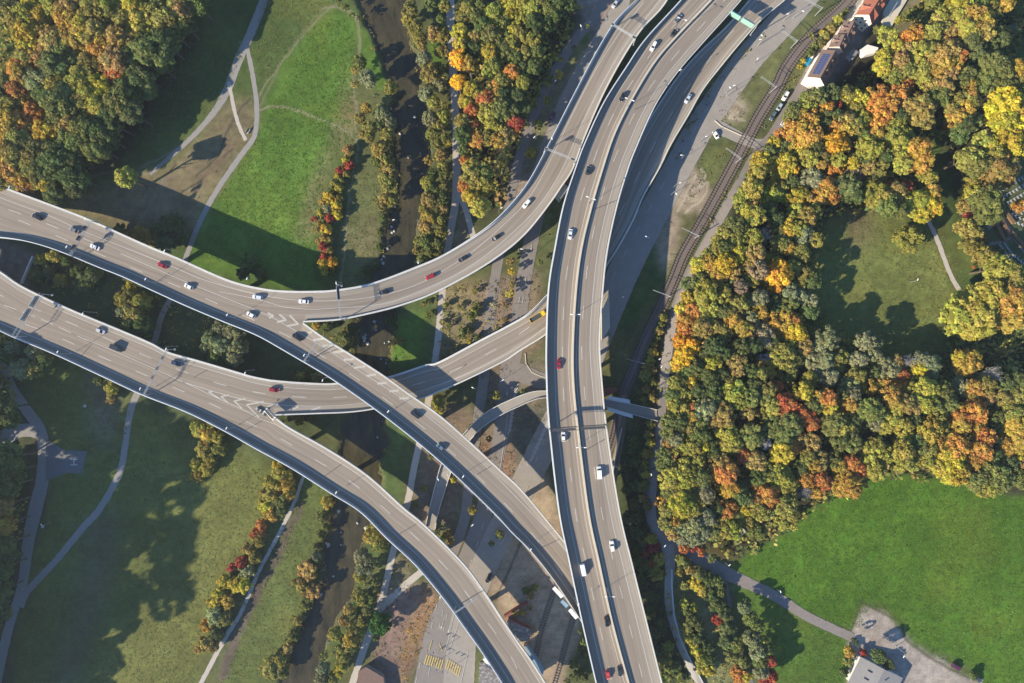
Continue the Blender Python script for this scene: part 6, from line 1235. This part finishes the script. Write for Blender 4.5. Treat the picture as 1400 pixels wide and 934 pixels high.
CD=[crown(100+i) for i in range(10)]; CM_=[crown_mesh('crown',d,'leaf') for d in CD]
SD=[crown(200+i,ncl=22,per=30,leaf=.13) for i in range(6)]; SM=[crown_mesh('foliage',d,'leaf') for d in SD]
def trunk_mesh(seed,m='bark'):
    r=random.Random(seed); mb=MB(); mb.tube((0,0,-.03),(0,0,.45),.030,.022,8); mb.tube((0,0,.45),(.01,.01,.85),.022,.008,6)
    for k in range(5):
        a=k*1.26+r.random(); z=.3+.1*k; mb.tube((0,0,z),(.17*math.cos(a),.17*math.sin(a),z+.22),.013,.005,5)
    return mb.mesh('trunk',M[m])
TM=[trunk_mesh(i) for i in range(3)]
def bare_mesh():
    r=random.Random(5); mb=MB(); mb.tube((0,0,0),(0,0,.6),.03,.018,7)
    for k in range(26):
        a=r.uniform(0,6.28); z=r.uniform(.35,.62); q=Vector((math.cos(a)*r.uniform(.12,.2),math.sin(a)*r.uniform(.12,.2),r.uniform(.15,.3))); p=Vector((0,0,z)); mb.tube(p,p+q,.008,.005,4)
        for j in range(7):
            b=p+q*r.uniform(.3,1); c=b+Vector((r.uniform(-.13,.13),r.uniform(-.13,.13),r.uniform(.05,.2))); mb.tube(b,c,.0045,.002,3)
            for l in range(3): c2=c+Vector((r.uniform(-.06,.06),r.uniform(-.06,.06),r.uniform(0,.09))); mb.tube(c,c2,.002,.001,3)
    return mb.mesh('crown',M['palebark'])
BARE=bare_mesh()
ALL=[]
for x0,y0,s,mode,txt in TW:
    for e in txt.split(';'):
        a=e.split()
        if len(a)<4 or float(a[2])<=1: continue
        ALL.append([x0+float(a[0])/s,y0+float(a[1])/s,float(a[2])/s,a[3],mode])
kept=[]; cell={}
for t in ALL:
    ok=True; cx,cy=int(t[0]//30),int(t[1]//30)
    for i in (-1,0,1):
        for j in (-1,0,1):
            for u in cell.get((cx+i,cy+j),()):
                if math.hypot(u[0]-t[0],u[1]-t[1])<.47*min(u[2]+t[2],26): ok=False
    if ok: kept.append(t); cell.setdefault((cx,cy),[]).append(t)
for x,y,r in HILL[::1]:
  if (int(x*7+y*13)%10)<9 or x>-40: kept.append([x,y,r,'G' if (x+y)%3 else 'o','H'])
def dims(t):
    r=t[2]*S; m=t[4]; rr=random.Random(int(t[0]*31+t[1]*17))
    if m=='F': ht=(15.5 if t[0]>880 else 14)+r*1.15+rr.uniform(-1.3,1.3)-(4.5 if 1040<t[0]<1330 and 230<t[1]<530 else 0)
    elif m=='H': ht=24+rr.uniform(-7,6)
    elif m=='M': ht=min(11,4+r*1.7)
    elif m=='W': ht=min(11.5,3.4+r*1.7)
    elif m=='S': ht=3.4+r*1.0
    else: ht=min(6.0,1.0+r*1.35)
    rv=min(ht*.46,r*(.88 if m in 'FH' else .9)+.3)
    return r,ht,rv
trees=[t for t in kept if t[4] in 'FHMWS']; bushes=[t for t in kept if t[4]=='B']
trees.sort(key=lambda t:-(t[2]+(3 if t[3] in 'rRYAs' else 0)-(0 if -12<t[0]<1412 and -12<t[1]<946 else 30)))
NT=288; ind=[t for t in trees[:NT]]; mass=trees[NT:]
off=[t for t in mass if not(-12<t[0]<1412 and -12<t[1]<946)]; 
bushes.sort(key=lambda t:-t[2]); indb=bushes[:285]; mass+=bushes[285:]
NAMES={'W':('willow_tree','willow'),'F':('broadleaf_tree','tree'),'H':('broadleaf_tree','tree'),'M':('broadleaf_tree','tree'),'S':('young_tree','young tree'),'B':('bush','bush')}
lab=[]
def locate(t,cz):
    if t[4]=='H': x=(t[0]-NX)*S; y=(NY-t[1])*S; return x,y,float(T(x,y))
    x,y,_=W(t[0],t[1],cz); g=0.0
    for _ in range(6): g=float(T(x,y)); x,y,_z=W(t[0],t[1],cz+g)
    return x,y,max(g,-1.6)
def place_tree(t):
    r,ht,rv=dims(t); name,cat=NAMES[t[4]]
    if t[3]=='s': name,cat='bare_tree','bare tree'
    cz=ht-rv; x,y,g=locate(t,cz)
    th=bpy.data.objects.new(name,None); link(th); th.location=(x,y,g); th.empty_display_size=.5; th['category']=cat
    rz=random.uniform(0,6.28); k=random.randrange(100)
    if t[3]=='s':
        c=bpy.data.objects.new('crown',BARE); link(c,th); c.scale=(r*3.4,r*3.4,ht); c.rotation_euler=(0,0,rz)
    else:
        bush=t[4] in 'B' or t[2]<6
        c=bpy.data.objects.new('foliage' if t[4]=='B' else 'crown',(SM[k%len(SM)] if bush else CM_[k%len(CM_)])); link(c,th)
        c.location=(0,0,cz); q_=(1.0 if 600<t[0]<648 and t[1]<330 else random.uniform(1.1,1.42)) if t[4] in 'FH' else random.uniform(.9,1.15); c.scale=(r*q_*random.uniform(.92,1.1),r*q_*random.uniform(.92,1.1),rv*1.08); c.rotation_euler=(random.uniform(-.12,.12),random.uniform(-.12,.12),rz)
        j=[random.uniform(.92,1.08),random.uniform(.92,1.08),random.uniform(.85,1.05)]; q=random.uniform(.85,1.15); c.color=tuple(min(1,a*b*q) for a,b in zip(TC[t[3]],j))+(1,)
        w=bpy.data.objects.new('trunk' if t[4]!='B' else 'stem',TM[k%3]); link(w,th); w.scale=(ht*.9,ht*.9,ht*.92) if t[4]!='B' else (ht*.6,ht*.6,ht*.7); w.rotation_euler=(0,0,rz)
    size='small ' if t[2]<8 else 'big ' if t[2]>13.5 else ''
    wd={'willow_tree':'willow','broadleaf_tree':'tree','young_tree':'young tree','bush':'bush','bare_tree':'tree'}[name]
    th['group']={'willow_tree':'willows along the river','broadleaf_tree':'autumn broadleaf trees','young_tree':'young street trees','bush':'bushes and hedge shrubs','bare_tree':'bare trees in the wood'}[name]
    lab.append((t[0],t[1],CN[t[3]]+' '+wd,lambda s,o=th:o.__setitem__('label',s)))
for t in ind+indb: place_tree(t)
rank_label(lab,lambda k,o,lm,n:(k[0].upper()*0+k+(', the only one close to the ' if n==1 else ', '+(o+'nearest' if o else 'nearest')+' to the ')+lm))
# the remaining, smaller crowns of the woods as one mass
def mass_obj(name,lst,label,cat):
    VV=[];FF=[];TT=[];LL=[];n=0; faces4=[]; rr=np.random.default_rng(3)
    for t in lst:
        r,ht,rv=dims(t); cz=ht-rv; x,y,g=locate(t,cz)
        big=t[4]!='B' and t[2]>7
        V_,F_,A=(CD[rr.integers(len(CD))] if big else SD[rr.integers(len(SD))]); q=4*sum(1 for f in F_ if len(f)==4)
        nq=q//4; V4=V_[:q]; a=rr.uniform(0,6.28); ca,sa=math.cos(a),math.sin(a)
        P_=np.stack([(V4[:,0]*ca-V4[:,1]*sa)*r*(1.28 if t[4] in 'FH' else 1.04)+x,(V4[:,0]*sa+V4[:,1]*ca)*r*(1.28 if t[4] in 'FH' else 1.04)+y,V4[:,2]*rv*1.08+g+cz],1)
        VV.append(P_); LL.append(A[:nq]); col=np.array(TC[t[3]])*rr.uniform(.85,1.15)*rr.uniform(.93,1.07,3); TT.append(np.tile(np.append(col,1),(nq,1))); n+=nq
    V_=np.vstack(VV); me=bpy.data.meshes.new(name); me.vertices.add(len(V_)); me.vertices.foreach_set('co',V_.ravel()); me.loops.add(n*4); me.loops.foreach_set('vertex_index',np.arange(n*4,dtype=np.int32)); me.polygons.add(n); me.polygons.foreach_set('loop_start',np.arange(0,n*4,4,dtype=np.int32)); me.update(calc_edges=True)
    me.attributes.new('lv','FLOAT_COLOR','FACE').data.foreach_set('color',np.vstack(LL).ravel()); me.attributes.new('tint','FLOAT_COLOR','FACE').data.foreach_set('color',np.vstack(TT).ravel())
    me.materials.append(M['leafa']); o=bpy.data.objects.new(name,me); link(o); o['kind']='stuff'; o['label']=label; o['category']=cat; return o
mass_obj('woodland',mass,'smaller autumn crowns filling the woods and river banks','woodland')
# low scrub and leaf litter
def scatter(name,polys,dens,cols,size,hmax,label,cat,seed=1,k=7,up=.6):
    rr=np.random.default_rng(seed); pts=[]
    for poly in polys:
        a=np.array(poly,float); x0,y0=a.min(0); x1,y1=a.max(0); n=int((x1-x0)*(y1-y0)*S*S*dens); qx=rr.uniform(x0,x1,n); qy=rr.uniform(y0,y1,n); m=pip(qx,qy,poly); pts.append(np.stack([qx[m],qy[m]],1))
    pts=np.vstack(pts); N=len(pts); k4=S
    x=(pts[:,0]-NX)*k4; y=(NY-pts[:,1])*k4; z=T(x,y)
    s=rr.uniform(size[0],size[1],N); h=s*rr.uniform(.3,1,N)*hmax
    cx=np.repeat(x,k)+rr.normal(size=N*k)*np.repeat(s,k)*.5; cy=np.repeat(y,k)+rr.normal(size=N*k)*np.repeat(s,k)*.5; cz=np.repeat(z,k)+rr.random(N*k)*np.repeat(h,k)+.05
    c=np.stack([cx,cy,cz],1); nr=rr.normal(size=(N*k,3)); nr[:,2]=np.abs(nr[:,2])+up; nr/=np.linalg.norm(nr,axis=1)[:,None]; t=np.cross(nr,rr.normal(size=(N*k,3))); t/=np.linalg.norm(t,axis=1)[:,None]; b=np.cross(nr,t); sz=(np.repeat(s,k)*rr.uniform(.2,.42,N*k))[:,None]
    V_=np.stack([c-t*sz-b*sz*.3,c+t*sz*.2-b*sz,c+t*sz+b*sz*.3,c-t*sz*.2+b*sz],1).reshape(-1,3); n=N*k
    me=bpy.data.meshes.new(name); me.vertices.add(len(V_)); me.vertices.foreach_set('co',V_.ravel()); me.loops.add(n*4); me.loops.foreach_set('vertex_index',np.arange(n*4,dtype=np.int32)); me.polygons.add(n); me.polygons.foreach_set('loop_start',np.arange(0,n*4,4,dtype=np.int32)); me.update(calc_edges=True)
    ci=np.repeat(rr.integers(0,len(cols),N),k); tc=np.array([TC[q] if isinstance(q,str) else q for q in cols])[ci]; tc=np.column_stack([tc,np.ones(n)])
    lv=np.column_stack([rr.random(n),np.repeat(rr.random(N),k),np.repeat(rr.random(N),k),np.ones(n)])
    me.attributes.new('lv','FLOAT_COLOR','FACE').data.foreach_set('color',lv.ravel()); me.attributes.new('tint','FLOAT_COLOR','FACE').data.foreach_set('color',tc.ravel())
    me.materials.append(M['leafa']); o=bpy.data.objects.new(name,me); link(o); o['kind']='stuff'; o['label']=label; o['category']=cat
FOR=[[(0,0),(250,0),(240,60),(200,110),(180,160),(150,220),(90,255),(0,240)],[(640,0),(800,0),(760,90),(712,190),(690,270),(665,295),(640,250),(630,120),(626,0)],[(1065,190),(1110,140),(1200,80),(1260,0),(1400,0),(1400,60),(1270,200),(1240,180),(1260,290),(1140,290),(1105,330),(1100,430),(1250,520),(1320,430),(1400,400),(1400,660),(1290,650),(1180,650),(1060,720),(1010,760),(925,730),(905,690),(915,560),(935,430),(1000,290)],[(-60,480),(0,480),(25,560),(0,600),(35,640),(30,740),(5,850),(-60,940)]]
scatter('undergrowth',FOR,.17,['G','g','o','l','b','G','o'],(1.2,3.2),2.2,'low bushes and saplings on the forest floor','undergrowth',5)
BANK=[[(560,60),(612,60),(612,330),(590,380),(565,370),(584,220),(575,120)],[(505,130),(535,140),(545,230),(540,290),(510,280),(520,200)],[(445,700),(455,640),(466,620),(470,640),(450,720),(440,780),(420,840),(395,900),(380,934),(365,934),(400,850),(430,780)],[(500,720),(530,740),(525,800),(500,850),(480,900),(445,934),(440,910),(470,850),(495,790),(490,750)],[(826,450),(860,480),(850,530),(835,530)],[(850,590),(895,590),(888,700),(915,800),(950,934),(910,934),(870,790),(848,690)],[(890,440),(920,400),(905,560),(886,560)],[(925,770),(985,785),(1030,934),(970,934),(935,860)],[(526,440),(545,440),(540,500),(528,500)],[(60,330),(200,390),(300,440),(300,500),(200,470),(60,390)],[(400,410),(500,440),(480,480),(440,460)],[(1130,30),(1165,0),(1130,60),(1095,90)],[(1040,48),(1048,50),(1010,85),(975,130),(945,180),(925,222),(918,222),(940,170),(965,128),(1000,82)],[(1092,84),(1100,86),(1070,140),(1050,178),(1042,178),(1062,140)],[(1012,222),(1020,224),(990,278),(962,325),(956,322),(982,275)],[(950,342),(957,344),(935,380),(926,410),(919,410),(928,378)],[(604,395),(655,385),(650,480),(600,500)],[(655,470),(670,400),(700,390),(695,430)],[(500,30),(512,50),(528,80),(534,110),(524,108),(512,70),(498,40)]]
scatter('riverbank_scrub',BANK,.14,['g','o','o','l','G','b'],(.5,1.3),1.1,'rough scrub along the river banks, rails and embankments','scrub',6)
DRYP=[[(604,395),(655,385),(650,480),(600,500)],[(655,385),(735,370),(742,400),(690,440),(655,460)],[(640,600),(705,610),(700,690),(650,690)],[(600,570),(650,570),(640,650),(620,720),(590,700)],[(520,800),(600,800),(590,860),(555,934),(500,934),(510,880)],[(537,750),(565,770),(560,800),(545,808),(533,800)],[(700,575),(745,545),(748,590),(720,640)],[(660,500),(700,495),(690,560),(650,640),(640,600)],[(690,845),(735,820),(750,850),(730,880)],[(930,290),(975,240),(1000,205),(960,215)],[(980,135),(1010,120),(1020,170),(985,168)],[(315,840),(345,790),(400,700),(400,740),(320,880)]]
scatter('dry_weeds',DRYP,.32,[(.19,.15,.09),(.18,.12,.08),(.13,.125,.05),(.22,.18,.11),(.11,.12,.045)],(.25,.7),.7,'dry brown weeds and litter on rough verges','weeds',7)
ORP=[[(555,860),(585,800),(600,815),(578,870),(560,930),(545,930)]]
scatter('fallen_leaves',ORP,.35,['O','a','A'],(.3,.7),.3,'orange leaf litter on the verge beside the junction','leaf litter',8)
MEAD=[[(370,150),(430,35),(470,20),(487,60),(478,190),(445,230),(430,345),(440,390),(265,350),(300,270),(345,200)],[(1000,765),(1062,738),(1110,695),(1185,655),(1240,650),(1330,668),(1400,680),(1400,934),(1345,934),(1290,905),(1250,870),(1213,838),(1180,822),(1163,858),(1105,838),(1040,798)],[(1010,805),(1105,850),(1160,880),(1150,934),(1045,934)]]
scatter('meadow_grass',MEAD,.9,[(.080,.150,.020),(.060,.122,.014),(.10,.165,.03),(.056,.112,.014)],(.35,.75),.12,'fresh green tufts of meadow grass','grass',21,4,2.5)
MEAD2=[[(200,560),(400,650),(385,700),(330,780),(285,870),(262,940),(20,940),(45,830),(120,740),(175,660),(190,570)],[(1150,300),(1200,268),(1250,280),(1275,310),(1318,400),(1290,440),(1250,510),(1130,500),(1100,440),(1115,330)],[(250,60),(340,10),(330,80),(300,140),(240,200),(160,225)],[(360,-5),(460,0),(430,30),(380,90),(355,130),(345,60)],[(410,660),(450,650),(445,740),(415,830),(380,920),(300,934),(330,870),(385,770)],[(486,120),(520,150),(540,250),(520,345),(470,390),(475,280)],[(560,440),(592,430),(580,500),(540,500)],[(60,520),(180,560),(160,640),(110,715),(75,690),(75,600)]]
scatter('meadow_grass',MEAD2,.7,[(.13,.145,.042),(.098,.118,.032),(.155,.15,.055),(.090,.112,.030)],(.35,.75),.12,'olive tufts of mown grass','grass',22,4,2.5)
STN=[[(RL[i][1]-4,RL[i][0]) for i in range(1,len(RL)-1)]+[(RL[i][1]+5,RL[i][0]) for i in range(len(RL)-2,0,-1)],[(RR[i][1]-5,RR[i][0]) for i in range(1,len(RR)-1)]+[(RR[i][1]+4,RR[i][0]) for i in range(len(RR)-2,0,-1)]]
scatter('bank_vegetation',STN,.30,['g','o','G',(.13,.12,.06),(.22,.21,.18)],(.3,1.1),.7,'weeds and stones along the waterline','bank vegetation',23)
# ---------------------------------------------------------------- light, sky, camera
sun=bpy.data.lights.new('sun','SUN'); sun.energy=4.4; sun.angle=math.radians(.53); sun.color=(1,.875,.67); so=bpy.data.objects.new('sun',sun); link(so)
d=Vector((-math.cos(AZ)*math.cos(EL),-math.sin(AZ)*math.cos(EL),math.sin(EL))); so.rotation_euler=d.to_track_quat('Z','Y').to_euler()
w=bpy.data.worlds.new('World'); SC.world=w; w.use_nodes=True; nt=w.node_tree; bg=nt.nodes['Background']; sk=nt.nodes.new('ShaderNodeTexSky'); sk.sky_type='NISHITA'; sk.sun_disc=False; sk.sun_elevation=EL; sk.sun_rotation=math.atan2(d.x,d.y); sk.air_density=1.0; sk.dust_density=.3; sk.ozone_density=3.0; tn=nt.nodes.new('ShaderNodeMixRGB'); tn.blend_type='MULTIPLY'; tn.inputs[0].default_value=1; tn.inputs[2].default_value=(.70,.92,1.12,1); nt.links.new(sk.outputs[0],tn.inputs[1]); nt.links.new(tn.outputs[0],bg.inputs[0]); bg.inputs[1].default_value=.092
mb=MB(); mb.box((0,0,153),(6100,6100,312)); hz=mb.build('haze',bpy.data.materials.new('haze_air')); hz['kind']='stuff'; hm=hz.data.materials[0]; hm.use_nodes=True; hn=hm.node_tree; hn.nodes.clear(); ho=hn.nodes.new('ShaderNodeOutputMaterial'); hp=hn.nodes.new('ShaderNodeVolumePrincipled'); hp.inputs['Color'].default_value=(.85,.90,1,1); hp.inputs['Density'].default_value=.00008; hp.inputs['Anisotropy'].default_value=.2; hn.links.new(hp.outputs[0],ho.inputs['Volume'])
cam=bpy.data.cameras.new('camera'); cam.sensor_width=36; cam.lens=18/math.tan(math.atan(700*S/H)); cam.clip_end=20000; cam.clip_start=1; co=bpy.data.objects.new('camera',cam); link(co); co.location=(0,0,H); SC.camera=co
SC.view_settings.view_transform='Standard'; SC.view_settings.look='None'; SC.view_settings.gamma=1; SC.view_settings.exposure=1.2
